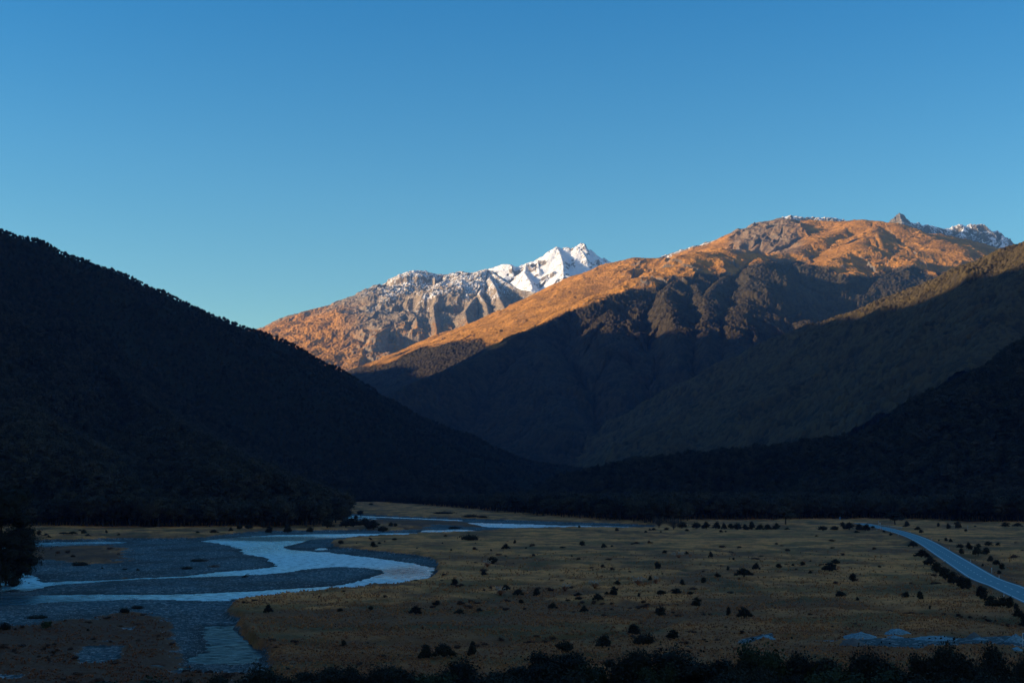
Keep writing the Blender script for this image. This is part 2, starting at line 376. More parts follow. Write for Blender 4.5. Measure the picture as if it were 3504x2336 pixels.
MID = [
 dict(p=D2C, k=(0.6, 0.50), round=60, conc=2200, cut=dict(p=D3C, k=(0.50, 0.92), round=60, conc=3000)),
 dict(p=D2E, k=(0.6, 0.42), round=40, conc=2600),
 dict(p=[(2177,884,6700),(2240,890,7000),(2284,888,7500)], k=(0.5, 0.4)),
 dict(p=D3C[:11], k=(0.62, 0.92), round=20, conc=3000), dict(p=D3C[10:], k=(0.8, 0.92), round=150, conc=3000),
 # eroded brown ribs under the summit
 dict(p=[(2671,748,7250),(2640,790,6950),(2600,830,6700),(2570,862,6500)], k=(0.75, 0.75), round=6),
 dict(p=[(2697,752,7200),(2680,790,6900),(2655,830,6650)], k=(0.8, 0.8), round=6),
 dict(p=[(2597,772,7350),(2560,800,7100),(2520,830,6850),(2490,850,6650)], k=(0.8, 0.8), round=6),
 # dome: top, shoulder and cliffs
 dict(p=[(2907,757,7000),(2880,790,6700),(2800,815,6500),(2720,850,6350),(2640,872,6250),(2574,870,6200)], k=(0.9, 0.3), round=60),
 dict(p=[(3003,758,6900),(2985,790,6600),(2935,830,6350),(2890,870,6150),(2850,885,6050)], k=(0.6, 0.35), round=40),
 dict(p=[(2935,830,6350),(2950,870,6150),(2960,930,5950)], k=(0.75, 0.6), round=20),
 dict(p=[(2890,872,6150),(2900,915,6000)], k=(0.8, 0.8), round=15),
 dict(p=[(3003,800,6500),(3020,850,6250),(3035,900,6050),(3048,940,5950)], k=(0.75, 0.7), round=15),
 dict(p=[(3060,830,6400),(3110,850,6300),(3118,868,6200)], k=(0.8, 0.7), round=15),
 dict(p=[(3110,800,6950),(3150,880,6450),(3160,900,6200)], k=(0.7, 0.6), round=15),
 dict(p=[(2760,880,6150),(2773,897,6080)], k=(0.8, 0.7), round=15),
 # spurs that fall from the crest into the shade
 dict(p=[(2264,934,5800),(2310,962,5650),(2290,985,5500),(2275,1020,5350),(2300,1060,5150),(2310,1120,4950),(2320,1250,4600)], k=(0.65, 1.0), round=15),
 dict(p=[(2397,866,6000),(2410,915,5850),(2390,945,5700),(2380,975,5600),(2395,1010,5400)], k=(0.8, 1.0), round=15),
 dict(p=[(2531,857,6150),(2515,905,5950),(2485,945,5750),(2440,985,5500),(2415,1020,5330),(2425,1070,5150),(2410,1110,5000),(2420,1200,4700),(2430,1300,4450)], k=(0.6, 0.9), round=15),
 dict(p=[(2574,872,6200),(2588,888,6000),(2600,925,5700),(2578,995,5450),(2540,1050,5250),(2520,1080,5120),(2505,1120,5000),(2520,1220,4650)], k=(0.6, 0.9), round=70),
 dict(p=[(2560,1040,5300),(2580,1075,5150),(2580,1135,4950),(2600,1250,4600)], k=(0.9, 1.0), round=12),
 dict(p=[(2760,1100,5100),(2780,1200,4800),(2800,1320,4400)], k=(0.5, 0.6), round=40),
 dict(p=[(2060,1015,5450),(2090,1075,5250),(2110,1180,4900),(2130,1330,4500)], k=(0.55, 0.7), round=30),
 dict(p=[(1797,1140,5050),(1850,1210,4850),(1900,1320,4550),(1930,1450,4200)], k=(0.6, 0.6), round=40),
]
def forest_shade_line(X, Y, Z):
    """how much forest: below the tree line, on D2's foot and on D3's spurs"""
    nb = fbm(X / 150, Y / 150, 4, 71)
    U = X / Y * F0 + CX; V = HOR - (Z - CAMZ) / Y * F0
    line = np.interp(U, [1100, 1290, 1430, 1640, 1660, 1740, 1900, 2000, 2150, 2300, 2400, 2530, 2590, 2750, 2830, 2900, 3000, 3100, 3200, 3504],
                        [1250, 1250, 1190, 1158, 1190, 1190, 1125, 1045, 990, 985, 955, 925, 893, 893, 908, 935, 942, 905, 930, 960])  # right part traces the lit/dark edge, so dark forest colour deepens the shade
    du = np.array([p[0] for p in D3C], float); near = Y < np.interp(U, du, [p[2] for p in D3C]) + 120      # forest colour run up to the nearer spur's crest to darken its shaded flank
    line = np.where(near & (U < 2530), np.minimum(line, np.interp(U, du, [p[1] for p in D3C]) + np.interp(U, [1500, 1950, 2300, 2500], [-12, -6, 45, 75])), line)
    return sstep(-7, 7, V - line + 14 * nb)
def n_mid(X, Y, Z, D, S, wx, wy):
    f = np.clip(D / 130, 0, 1)
    rib = sstep(5900, 6300, Y) * sstep(700, 850, X)
    g = gullies(D + 25 * fbm(X / 80, Y / 80, 3, 3), S, 140, 4, 311)
    U0 = X / Y * F0 + CX; V0 = HOR - (Z - CAMZ) / Y * F0
    ero = sstep(2480, 2540, U0) * sstep(2830, 2730, U0) * sstep(885, 860, V0) * sstep(6400, 6500, Y)
    steep = sstep(150, 500, X + 0.25 * (5600 - Y)) * sstep(865, 905, V0 - 0.00 * U0) + 0.9 * ero
    Z = Z + f * (0.35 + 1.6 * steep) * 18 * (g - 1.0)
    Z = Z + np.clip(D / 100, .1, 1) * 14 * (ridged(wx / 150, wy / 150, 6, 321, 0.5) - 1) * (0.22 + 0.8 * steep)
    Z = Z + f * 14 * fbm(wx / 300, wy / 300, 3, 331)
    fo = forest_shade_line(X, Y, Z)
    w, r = worley(X / 11, Y / 11, 7)
    Z = Z + fo * np.sqrt(np.clip(1 - (w / 0.85) ** 2, 0, 1)) * (4.5 + 5 * r)
    w, r = worley(X / 34, Y / 34, 17)
    Z = Z + (1 - fo) * sstep(0.5, 0.1, w) * sstep(0.86, 0.9, r) * 5
    return Z + 1.6 * fbm(X / 9, Y / 9, 3, 341)
def m_mid(X, Y, Z, D, S, sl, U, V):
    fo = forest_shade_line(X, Y, Z); w, r = worley(X / 11, Y / 11, 7)
    n = fbm(X / 70, Y / 70, 5, 361)
    tus = sstep(1.7, 1.0, sl + 0.5 * n)
    ero = sstep(2480, 2540, U) * sstep(2800, 2700, U) * sstep(872, 850, V)
    tus = tus * (1 - 0.75 * ero)
    grey = sstep(7230, 7330, Y) * sstep(2600, 2500, U)
    fine = fbm(X / 16, Y / 16, 4, 364, 0.65)
    snow = grey * sstep(0.12, 0.3, fine + 0.2 * n)
    return dict(tus=tus * (1 - grey * 0.8), snow=snow, var=np.clip(r * 0.8 + 0.2 + n * 0.3, 0, 1), **{'for': fo})
mountain('tussock_mountain', MID, 1060, 3560, 1150, 3900, 7700, 900, n_mid, m_mid, mountain_mat('tussock_and_forest'), dpre=np.linspace(2300, 3870, 50))

# --- forested ridge on the right, its top still in the sun
RIGHT = [dict(p=[(2000,1560,4400),(2200,1420,4300),(2400,1300,4250),(2550,1220,4200),(2700,1152,4150),(2800,1112,4100),(2900,1080,4050),(2953,1064,4000),(3003,1043,3950),(3053,1020,3900),(3087,1010,3850),(3153,990,3800),
              (3220,960,3700),(3287,930,3650),(3320,912,3600),(3370,897,3550),(3437,868,3500),(3504,841,3450),(3700,760,3350),(4100,600,3200),(5200,420,3100)], k=(0.6, 0.62), round=45, conc=2500),
         dict(p=[(3600,800,3400),(3530,900,3200),(3490,960,3050),(3440,1060,2850),(3400,1200,2600)], k=(0.6, 0.6), round=40),
         dict(p=[(3100,1005,3850),(3050,1120,3500),(2980,1240,3200),(2900,1400,2900)], k=(0.5, 0.5), round=60)]
def n_right(X, Y, Z, D, S, wx, wy):
    Z = Z + np.clip(D / 200, 0, 1) * 26 * (ridged(wx / 320, wy / 320, 4, 421) - 1)
    w, r = worley(X / 9.5, Y / 9.5, 8)
    return Z + np.sqrt(np.clip(1 - (w / 0.85) ** 2, 0, 1)) * (4 + 5 * r) + 1.2 * fbm(X / 5, Y / 5, 2, 441)
def m_forest(X, Y, Z, D, S, sl, U, V):
    w, r = worley(X / 9.5, Y / 9.5, 8); n = fbm(X / 60, Y / 60, 4, 461)
    return {'for': np.ones(Z.shape), 'var': np.clip(r * 0.8 + 0.25 + 0.3 * n, 0, 1)}
us_r = np.concatenate([np.linspace(1950, 3540, 800), np.linspace(3560, 6000, 90)])
mountain('forested_ridge', RIGHT, 0, 0, 0, 2500, 4900, 600, n_right, m_forest,
         mountain_mat('ridge_forest', forest=((0.014, 0.012, 0.007), (0.098, 0.072, 0.030))), us=us_r)

def poly(pts, z=0.0):
    return np.array([G(p[0], p[1], p[2] if len(p) > 2 else z)[:2] for p in pts])
def sdf(X, Y, pl, pad=60.0):
    """signed distance to a polygon, negative inside; far points get a rough value"""
    D = np.full(X.shape, 1e3); mnx, mny = pl.min(0) - pad; mxx, mxy = pl.max(0) + pad
    m = (X > mnx) & (X < mxx) & (Y > mny) & (Y < mxy)
    x, y = X[m], Y[m]
    if not len(x): return D
    d2 = np.full(x.shape, 1e9); ins = np.zeros(x.shape, bool)
    a = pl; b = np.roll(pl, -1, 0)
    for (ax, ay), (bx, by) in zip(a, b):
        ex, ey = bx - ax, by - ay; L = ex * ex + ey * ey + 1e-9
        t = np.clip(((x - ax) * ex + (y - ay) * ey) / L, 0, 1)
        qx, qy = x - ax - t * ex, y - ay - t * ey
        d2 = np.minimum(d2, qx * qx + qy * qy)
        if ay != by:
            ins ^= ((ay > y) != (by > y)) & (x < (bx - ax) * (y - ay) / (by - ay) + ax)
    D[m] = np.where(ins, -np.sqrt(d2), np.sqrt(d2)); return D
FEDGE = poly([(-6000,1790),(60,1797),(300,1801),(600,1803),(900,1803),(1000,1801),(1190,1794),(1196,1775),(1194,1717),(1300,1716),(1450,1727),(1600,1740),(1750,1754),(1900,1766),(2030,1776),(2200,1788),(2300,1794),(2380,1776),
    (2600,1777),(2760,1775),(2950,1774),(3130,1776),(3300,1783),(3504,1787),(9500,1792),(9500,1668),(1300,1668),(-6000,1668)], 2.0)
def foot(X, Y, Z):
    """the hills rise from the edge of the flats"""
    q = sdf(X, Y, FEDGE, 1e5)
    return np.minimum(Z, np.where(q < 0, 1.0 - q * (0.32 + 0.0006 * -q), -8.0))

# --- near hill on the left (the big dark spur) and the high ground it comes from
AC = [(-2600,614,3000),(-1500,434,2700),(-800,534,2600),(-400,634,2600),(0,796,2600),(106,826,2600),(212,876,2620),(332,930,2650),(424,962,2680),(531,998,2700),(663,1060,2750),(796,1112,2800),(909,1162,2850),(995,1208,2900),(1061,1233,2920),(1121,1256,2950),(1167,1292,2980),(1227,1325,3000),(1300,1364,3050),(1430,1432,3100),(1580,1514,3150),(1684,1551,3150),(1848,1588,3100),(1960,1606,3000),(2080,1626,2900)]
LEFT = [dict(p=AC, k=(0.6, 0.56), round=25, conc=3500),
        dict(p=[(-400,620,2600),(-300,1000,2000),(-200,1350,1500),(0,1560,1150)], k=(0.55, 0.5), round=60),
        dict(p=[(300,910,2650),(420,1210,2200),(600,1430,1800),(760,1590,1400),(900,1660,1150)], k=(0.5, 0.5), round=60),
        dict(p=[(850,1130,2820),(1000,1340,2500),(1200,1510,2200)], k=(0.5, 0.5), round=60)]
def n_near(X, Y, Z, D, S, wx, wy):
    Z = Z + np.clip(D / 250, 0, 1) * 22 * (ridged(wx / 380, wy / 380, 4, 521) - 1.3)
    return foot(X, Y, Z + np.clip(D / 100, 0, 1) * 6 * fbm(X / 90, Y / 90, 3, 522))
def m_plain(X, Y, Z, D, S, sl, U, V): return {'for': np.ones(Z.shape), 'var': 0.2 + 0 * Z}
dark_floor = mountain_mat('forest_floor', forest=(FOREST_A, (0.035, 0.03, 0.016)))
us_l = np.concatenate([np.linspace(-3000, -60, 90), np.linspace(-40, 2120, 330)])
mountain('left_hill', LEFT, 0, 0, 0, 780, 4300, 350, n_near, m_plain, dark_floor, us=us_l)
# --- near hill on the right
BC = [(1960,1640,2050),(2051,1622,1980),(2147,1600,1950),(2275,1582,1900),(2435,1566,1850),(2556,1558,1800),(2671,1543,1780),(2805,1530,1750),(2946,1514,1720),(3035,1492,1700),(3100,1470,1700),(3180,1422,1700),
      (3260,1382,1700),(3380,1308,1700),(3504,1222,1700),(3650,1130,1740),(3900,1030,1800),(4500,900,2000),(6000,800,2300)]
BH = [dict(p=BC, k=(0.6, 0.5), round=30, conc=2500)]
us_b = np.concatenate([np.linspace(1500, 3540, 260), np.linspace(3560, 6500, 80)])
mountain('right_hill', BH, 0, 0, 0, 860, 2600, 280, n_near, m_plain, dark_floor, us=us_b)

# --- unseen range left of the frame, its crest shaped to throw the valley's shade
def caster():
    def hit(name, u, v):
        """distance at which the ray through a photo pixel meets a mountain"""
        ds = TERR[name][3]; x = (u - CX) / F0 * ds; V = HOR - (crest(name, x, ds) - CAMZ) / ds * F0
        return float(ds[np.argmax(V <= v)])
    T = [('forested_ridge',u,v,e) for u, v, e in ((3490,915,0),(3437,921,0),(3370,933,0),(3303,963,0),(3220,1007,0),(3187,1023,0),(3053,1063,0),(2960,1082,0))]    # where the shade line crosses the ridge on the right
    T += [('tussock_mountain',u,v,e) for u, v, e in ((1760,1178,0),(2404,1108,-15),(2514,1135,-15),(2574,1140,-15),(1530,1248,0),(1480,1250,0),(1400,1280,0),(1300,1322,0))]
    pts = [(-3000, -7000, 1550), (-3000, 0, 1500)]
    for n_, u, v, e in T:
        d = hit(n_, u, v); p = P(u, v, d); dist = (p[0] + 3000) / math.cos(SUN_AZ)
        pts.append((-3000, p[1] - math.tan(SUN_AZ) * (p[0] + 3000), p[2] + dist * math.tan(SUN_EL) + e))
        print('CAST', u, v, round(d), 'y', round(pts[-1][1]), 'z', round(pts[-1][2]))
    pts.sort(key=lambda p: p[1])
    pts += [(-3000, 6800, 880), (-3000, 8200, 750)]
    pts = np.array(pts, float); ys = np.linspace(-6000, 8200, 560)
    cx = np.interp(ys, pts[:, 1], pts[:, 0]); cz = np.interp(ys, pts[:, 1], pts[:, 2])
    k9 = np.ones(9) / 9; cz = np.convolve(np.pad(cz, 4, 'edge'), k9, 'valid')
    off = np.concatenate([-np.geomspace(3500, 8, 60), [0], np.geomspace(8, 2600, 60)])
    Yg, Og = np.meshgrid(ys, off, indexing='ij'); Xg = cx[:, None] + Og
    Zg = cz[:, None] - np.abs(Og) * 0.62 + np.clip(np.abs(Og) / 150, 0.0, 1) * 40 * (ridged(Xg / 300, Yg / 300, 4, 3) - 1) + 6 * fbm(Xg / 60, Yg / 60, 3, 4)
    # keep it off the valley and behind the hill that the photo shows
    Zg = np.maximum(Zg, -60)
    me = mesh_np('unseen_shade_range', np.stack([Xg.ravel(), Yg.ravel(), Zg.ravel()], 1), gridq(*Xg.shape))
    for a in ('tus', 'snow'): attr(me, a, np.zeros(Zg.shape))
    attr(me, 'for', np.ones(Zg.shape)); attr(me, 'var', np.full(Zg.shape, 0.4))
    tag(obj('unseen_shade_range', me, dark_floor), kind='structure')
caster()
# ============================================================ valley floor
ZT, ZG = 2.0, 0.35                                     # grass terrace, gravel
FLOOD = poly([(-900,1872),(0,1862),(107,1855),(300,1851),(417,1848),(600,1849),(700,1845),(800,1832),(853,1826),(953,1822),(1187,1818),(1300,1813),(1337,1820),(1367,1817),(1450,1808),(1300,1800),(1180,1795),
    (1150,1765),(1193,1761),(1350,1768),(1573,1777),(1670,1780),(1877,1788),(1934,1791),(2110,1795),(2233,1802),(2270,1806),
    (2217,1812),(1933,1812),(1850,1814),(1737,1817),(1633,1825),(1533,1828),(1440,1833),(1363,1840),(1283,1843),(1210,1848),(1167,1857),(1133,1859),(1132,1873),(1170,1880),(1287,1892),(1420,1907),(1480,1924),(1497,1938),
    (1487,1957,2),(1457,1975,2),(1413,1984,2),(1353,1992,2),(1187,2009,2),(1010,2022,2),(880,2037,2),(817,2043,2),(790,2055,2),(767,2073,1.6),(770,2087,1.6),(813,2103,1.6),(816,2104,1.6),(808,2125,1.6),(816,2155,1.6),
    (850,2181,1.6),(893,2202,1.6),(914,2227,1.6),(905,2270,1.6),(893,2336,1.6),(880,2480,1.6),(-900,2480)])
WATER = [poly(p) for p in (
  [(1620,1820),(1504,1822),(1353,1824),(1187,1826),(953,1829),(820,1837),(720,1846),(690,1853),(720,1854),(737,1856),(780,1865),(820,1875),(837,1879),(823,1886),(853,1898),(907,1906),(933,1923),(953,1937),(887,1945),(720,1960),
   (617,1972),(467,1978),(417,1982),(240,1988),(140,1993),(125,1975),(95,1962),(40,1962),(-500,1975),(-500,2070),(0,2072),(93,2068),(200,2061),(300,2056),(467,2051),(633,2054),(784,2056),(800,2050),(835,2046),(880,2040),(953,2032),(1010,2028),
   (1103,2021),(1187,2015),(1287,2006),(1353,1998),(1413,1990),(1465,1975),(1478,1958),(1490,1944),(1420,1928),(1340,1917),(1267,1907),(1153,1894),(1120,1888),(1087,1888),(1003,1881),(962,1874),(985,1866),(1030,1856),(1060,1846),(1100,1843),(1187,1838),
   (1300,1834),(1450,1829),(1625,1824)],
  [(60,1857),(200,1855),(420,1852),(432,1857),(250,1864),(120,1870),(60,1873)],
  [(1677,1792.5),(1767,1796.5),(1883,1802),(1900,1806),(1767,1802),(1677,1797)],
  [(1600,1788),(1700,1790),(1934,1798),(2110,1800),(2230,1806),(2190,1809.5),(1933,1808),(1750,1806),(1660,1802)],
  [(1200,1764),(1350,1769),(1573,1778.5),(1572,1781),(1350,1772),(1200,1767)], [(1445,1814),(1600,1811),(1620,1816),(1560,1820),(1440,1820)],
  [(1180,1769),(1287,1772.5),(1290,1775.5),(1180,1773)], [(1530,1777.5),(1577,1779.5),(1577,1782.5),(1530,1780)],
  [(1596,1815),(1660,1817),(1650,1820),(1600,1818)],
  [(706,2143),(804,2140),(816,2164),(876,2202),(884,2223),(893,2253),(850,2270),(744,2274),(659,2270),(638,2253),(714,2228),(706,2194),(689,2164)],
  [(616,2283),(640,2284),(636,2291),(620,2290)], [(524,2276),(560,2276),(560,2280),(524,2280)],
  [(1088,1876),(1120,1874),(1110,1880),(1088,1882)])]
ISLES = [poly(p) for p in (       # gravel bars inside the main water outline
  [(-500,2031),(0,2029),(60,2026),(100,2022),(167,2003),(300,1993),(483,1981),(617,1976),(787,1971),(920,1964),(987,1958),(1037,1949),(1103,1941),(1170,1939),(1253,1943),(1300,1949),(1316,1955),(1307,1964),(1260,1978),(1213,1993),
   (1147,2004),(1020,2013),(887,2021),(720,2029),(567,2034),(333,2034),(127,2036),(0,2038),(-500,2043)],)]
SCRUB = [poly(p, 0.6) for p in (  # brown low growth on the gravel
  [(-900,2150),(0,2146),(100,2142),(187,2124),(333,2110),(417,2090),(500,2097),(583,2114),(596,2150),(640,2230),(620,2262),(600,2300),(893,2300),(893,2480),(-900,2480)],
  [(60,1873),(107,1870),(233,1867),(367,1863),(433,1877),(417,1903),(400,1923),(300,1927),(233,1917),(110,1913),(60,1913)],
  [(1293,1775),(1403,1778),(1573,1782),(1670,1797),(1650,1802),(1567,1798),(1483,1793),(1450,1808),(1350,1817),(1250,1812),(1150,1815),(1150,1785)])]
YARD = [poly(p, ZT) for p in (
  [(2705,2195),(2863,2193),(2969,2188),(3110,2184),(3226,2175),(3285,2184),(3379,2180),(3420,2180),(3600,2176),(3600,2222),(3379,2201),(3174,2214),(3140,2227),(2991,2212),(2927,2207),(2863,2197)],
  [(2513,2210),(2550,2188),(2640,2170),(2645,2182),(2580,2200)])]
HOLES = [poly(p, 0.8) for p in (  # bare gravel showing through the scrub
  [(420,2140),(457,2141),(455,2150),(425,2149)], [(350,2184),(388,2184),(388,2188),(352,2189)], [(290,2205),(420,2203),(415,2246),(355,2262),(290,2266),(272,2250)], [(0,2300),(80,2302),(60,2316),(0,2318)],
  [(600,2120),(700,2115),(700,2150),(690,2180),(700,2230),(640,2236),(625,2190)])]

ROAD_L = [(2890,1784),(2920,1786.5),(2950,1791),(2993,1803),(3013,1808),(3050,1819),(3090,1832),(3122,1843),(3139,1852),(3175,1874),(3211,1900),(3238,1917),(3269,1940),(3314,1970),(3339,1988),(3381,2009),(3429,2035),(3466,2053),(3504,2070)]
ROAD_R = [(2890,1782),(2920,1784),(2950,1788),(2993,1797),(3013,1800),(3064,1810),(3090,1815),(3120,1823),(3149,1833),(3181,1848),(3210,1863),(3272,1900),(3320,1927),(3372,1957),(3429,1990),(3504,2030)]
ZR = 2.7
rl = poly(ROAD_L, ZR); rr = poly(ROAD_R, ZR)
yy = np.linspace(985, 385, 70)
lx = np.interp(-yy, -rl[:, 1], rl[:, 0]); rx = np.interp(-yy, -rr[:, 1], rr[:, 0])
cx_ = (lx + rx) / 2
ker = np.ones(9) / 9; cxs = np.convolve(np.pad(cx_, 4, 'edge'), ker, 'valid')
y2 = np.linspace(380, 120, 30); sl_ = (cxs[-1] - cxs[-8]) / (yy[-1] - yy[-8])
RC = np.concatenate([np.stack([cxs, yy], 1), np.stack([cxs[-1] + (y2 - yy[-1]) * sl_, y2], 1)])
tv = np.gradient(RC, axis=0); tv /= np.linalg.norm(tv, axis=1)[:, None]; RN = np.stack([-tv[:, 1], tv[:, 0]], 1)   # towards the right edge
def road_dist(X, Y):
    D = np.full(X.shape, 1e3); m = (Y > 80) & (Y < 1080) & (X > 60) & (X < 420)
    x, y = X[m], Y[m]; d2 = np.full(x.shape, 1e9)
    for a, b in zip(RC[:-1], RC[1:]):
        e = b - a; t = np.clip(((x - a[0]) * e[0] + (y - a[1]) * e[1]) / (e @ e), 0, 1)
        d2 = np.minimum(d2, (x - a[0] - t * e[0]) ** 2 + (y - a[1] - t * e[1]) ** 2)
    D[m] = np.sqrt(d2); return D

def ground_fn(X, Y, full=True):
    wob = 1.6 * fbm(X / 14, Y / 14, 4, 801) + 0.7 * fbm(X / 3.5, Y / 3.5, 2, 802)
    wob = wob * np.clip(Y / 500, 0.5, 1.6)
    sF = sdf(X, Y, FLOOD)
    sW = np.full(X.shape, 1e3)
    for w in WATER: sW = np.minimum(sW, sdf(X, Y, w, 30))
    for w in ISLES: sW = np.maximum(sW, -sdf(X, Y, w, 200))
    sS = np.full(X.shape, 1e3)
    for w in SCRUB: sS = np.minimum(sS, sdf(X, Y, w, 40))
    sY = np.full(X.shape, 1e3)
    for w in YARD: sY = np.minimum(sY, sdf(X, Y, w, 20))
    sH = np.full(X.shape, 1e3)
    for w in HOLES: sH = np.minimum(sH, sdf(X, Y, w, 20))
    ter = sstep(-0.6, 1.8, sF + 0.8 * wob)
    grav_band = sstep(-3.0, -6.0, sF)
    scr = sstep(3.5, -3.5, sS + 3.0 * wob) * sstep(-1.0, 1.5, sH + wob)
    tex = fbm(X / 1.3, Y / 1.3, 2, 811)
    hum = np.clip(fbm(X / 7, Y / 7, 4, 812, 0.6) + 0.1, 0, 1.5)
    big = fbm(X / 90, Y / 140, 3, 813)
    dip = sstep(0.16, 0.04, np.abs(fbm(X / 130, Y / 130, 3, 814)))      # old channels across the flat
    zt = ZT + 0.35 * big + 0.45 * hum + 0.14 * tex - 0.8 * dip * sstep(10, 25, np.abs(sF))
    zg = ZG + 0.22 * fbm(X / 22, Y / 22, 4, 815) + 0.05 * tex + scr * (0.25 + 0.45 * hum + 0.1 * tex)
    z = zg + ter * (zt - zg)
    wet = sstep(5.0, 0.5, sW + wob)
    z = z + (1 - ter) * (-(z - 0.12)) * sstep(7.0, 1.0, sW) * 0.8
    z = np.where(ter < 0.98, z + sstep(0.8, -1.4, sW + 0.6 * wob + 1.1 * fbm(X / 2.2, Y / 3.0, 3, 803) * (sW > -6)) * (-0.7 - z), z)
    ya = sstep(1.0, -1.0, sY + wob * 0.6); z = z + ya * (ZT + 0.25 + 0.05 * tex - z)
    rd = road_dist(X, Y)
    z = z + sstep(9.0, 5.0, rd) * (ZR - 0.06 - z)
    # hillside under the viewpoint
    hill = 27.6 - 0.185 * Y + 1.2 * fbm(X / 14, Y / 14, 4, 821) - 0.0 * X
    z = np.maximum(z, hill)
    onh = sstep(-0.5, 1.0, hill - ZT)
    if not full: return z
    return z, dict(ter=ter, gravel=np.clip((1 - ter) * (1 - scr) + ya, 0, 1) * (1 - onh), scrub=(1 - ter) * scr, wet=wet * (1 - ter), dip=dip, hum=hum, road=rd, onh=onh, sF=sF)
def ground_grid():
    us = np.concatenate([-np.geomspace(26000, 160, 46), np.linspace(-120, 3624, 760), np.geomspace(3680, 30000, 46)])
    vs = np.linspace(2440, 1708, 470); ds = 28 * F0 / (vs - HOR)
    ds = np.concatenate([np.geomspace(4, ds[0] * 0.985, 46), ds, np.linspace(ds[-1] * 1.02, 4200, 12)])
    Y, K = np.meshgrid(ds, (us - CX) / F0, indexing='ij'); X = K * Y
    z, a = ground_fn(X, Y)
    me = mesh_np('valley_ground', np.stack([X.ravel(), Y.ravel(), z.ravel()], 1), gridq(*X.shape))
    U = K * F0 + CX; V = HOR + (CAMZ - z) / Y * F0
    # tan dry grass and darker brown growth, by field
    tan = 0.80 + 0.85 * fbm(X / 38, Y / 70, 5, 831, 0.6) + 0.5 * fbm(X / 11, Y / 13, 4, 832, 0.6)
    def blob(u, v, ru, rv): return np.exp(-(((U - u) / ru) ** 2 + ((V - v) / rv) ** 2))
    tan = tan * (1 - 0.75 * sstep(2035, 2100, V + 25 * fbm(X / 20, Y / 20, 3, 833)))
    tan = tan + 0.35 * blob(1700, 1960, 420, 30) + 0.35 * blob(1650, 1890, 300, 30) + 0.3 * blob(1150, 2050, 350, 22) + 0.3 * blob(2300, 1850, 600, 30) + 0.3 * blob(3050, 1940, 160, 30)
    tan = tan + 0.35 * blob(3000, 2095, 420, 26) + 0.3 * blob(2250, 2130, 260, 16) + 0.35 * blob(3100, 2130, 400, 30)
    for b in ((1750, 2060, 420, 10), (2050, 1975, 300, 8), (2700, 2060, 300, 10), (1300, 2120, 300, 16), (2900, 2150, 250, 8), (2450, 1930, 350, 7), (3300, 1860, 200, 14), (3380, 1960, 120, 40), (1950, 1870, 260, 12), (2350, 1890, 260, 14), (1750, 2030, 260, 18), (1550, 2090, 350, 25), (2900, 2000, 300, 16), (1100, 2085, 260, 14), (2950, 1880, 160, 14), (1660, 1905, 160, 6), (700, 1830, 900, 8)):
        tan = tan - 0.6 * blob(*b) * (0.6 + 0.9 * np.clip(fbm(X / 14, Y / 14, 3, 77) + 0.4, 0, 1))
    tan = tan - 0.75 * a['dip'] - 0.5 * a['scrub']
    tan = np.clip(tan, 0, 1) * (1 - 0.6 * a['onh'])
    grn = np.clip(fbm(X / 26, Y / 26, 4, 841) - 0.05, 0, 1) * 2.6 + 0.7 * blob(3000, 2010, 300, 22) + 0.7 * blob(2700, 1825, 200, 10) + 0.5 * blob(1850, 2150, 260, 30)
    attr(me, 'gravel', a['gravel']); attr(me, 'wet', a['wet']); attr(me, 'tan', tan); attr(me, 'green', np.clip(grn, 0, 1) * a['ter']); attr(me, 'red', a['scrub'])
    attr(me, 'verge', sstep(9, 5, a['road']))
    m = MT('ground')
    n1 = m.noise(1.1, 5, 0.7); n2 = m.noise(0.16, 6, 0.65); n3 = m.noise(4.0, 3, 0.7)
    g = m.mix(m.at('tan'), (0.30, 0.115, 0.038), (0.97, 0.335, 0.085))
    g = m.mix(m.mr(n2, 0.45, 0.65, 0.0, 0.45), g, (0.18, 0.06, 0.028))
    g = m.mix(m.mr(n1, 0.48, 0.7, 0.0, 0.5), g, (0.12, 0.045, 0.02))
    g = m.mix(m.math('MULTIPLY', m.at('green'), 0.6), g, (0.085, 0.075, 0.022))
    g = m.mix(m.math('MULTIPLY', m.at('red'), 0.6), g, m.mix(n2, (0.04, 0.02, 0.014), (0.12, 0.055, 0.034)))
    g = m.mix(m.math('MULTIPLY', m.at('verge'), 0.6), g, (0.14, 0.05, 0.02))
    vo = m.n('ShaderNodeTexVoronoi'); vo.inputs['Scale'].default_value = 1.5; m.l(m.pos(), vo.inputs['Vector'])
    st = m.n('ShaderNodeSeparateColor'); m.l(vo.outputs['Color'], st.inputs[0])
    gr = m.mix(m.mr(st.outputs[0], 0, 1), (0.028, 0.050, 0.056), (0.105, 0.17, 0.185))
    gr = m.mix(m.mr(st.outputs[1], 0.84, 0.92), gr, (0.42, 0.42, 0.40))
    gr = m.mix(m.mr(m.noise(0.045, 5, 0.6, stretch=(1, .6, 1)), 0.42, 0.62, 0, 0.7), gr, (0.045, 0.045, 0.04))
    gr = m.mix(m.math('MULTIPLY', m.at('wet'), 0.75), gr, (0.035, 0.036, 0.034))
    jit = m.math('ADD', m.at('gravel'), m.mr(n1, 0.3, 0.7, -0.3, 0.3))
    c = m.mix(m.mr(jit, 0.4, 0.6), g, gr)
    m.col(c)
    hh = m.math('ADD', m.math('MULTIPLY', n1, 1.0), m.math('MULTIPLY', n3, 0.35))
    m.bump(hh, 0.8, 0.6)
    tag(obj('valley_ground', me, m.m), kind='structure')
    return m.m
ground_m = ground_grid()
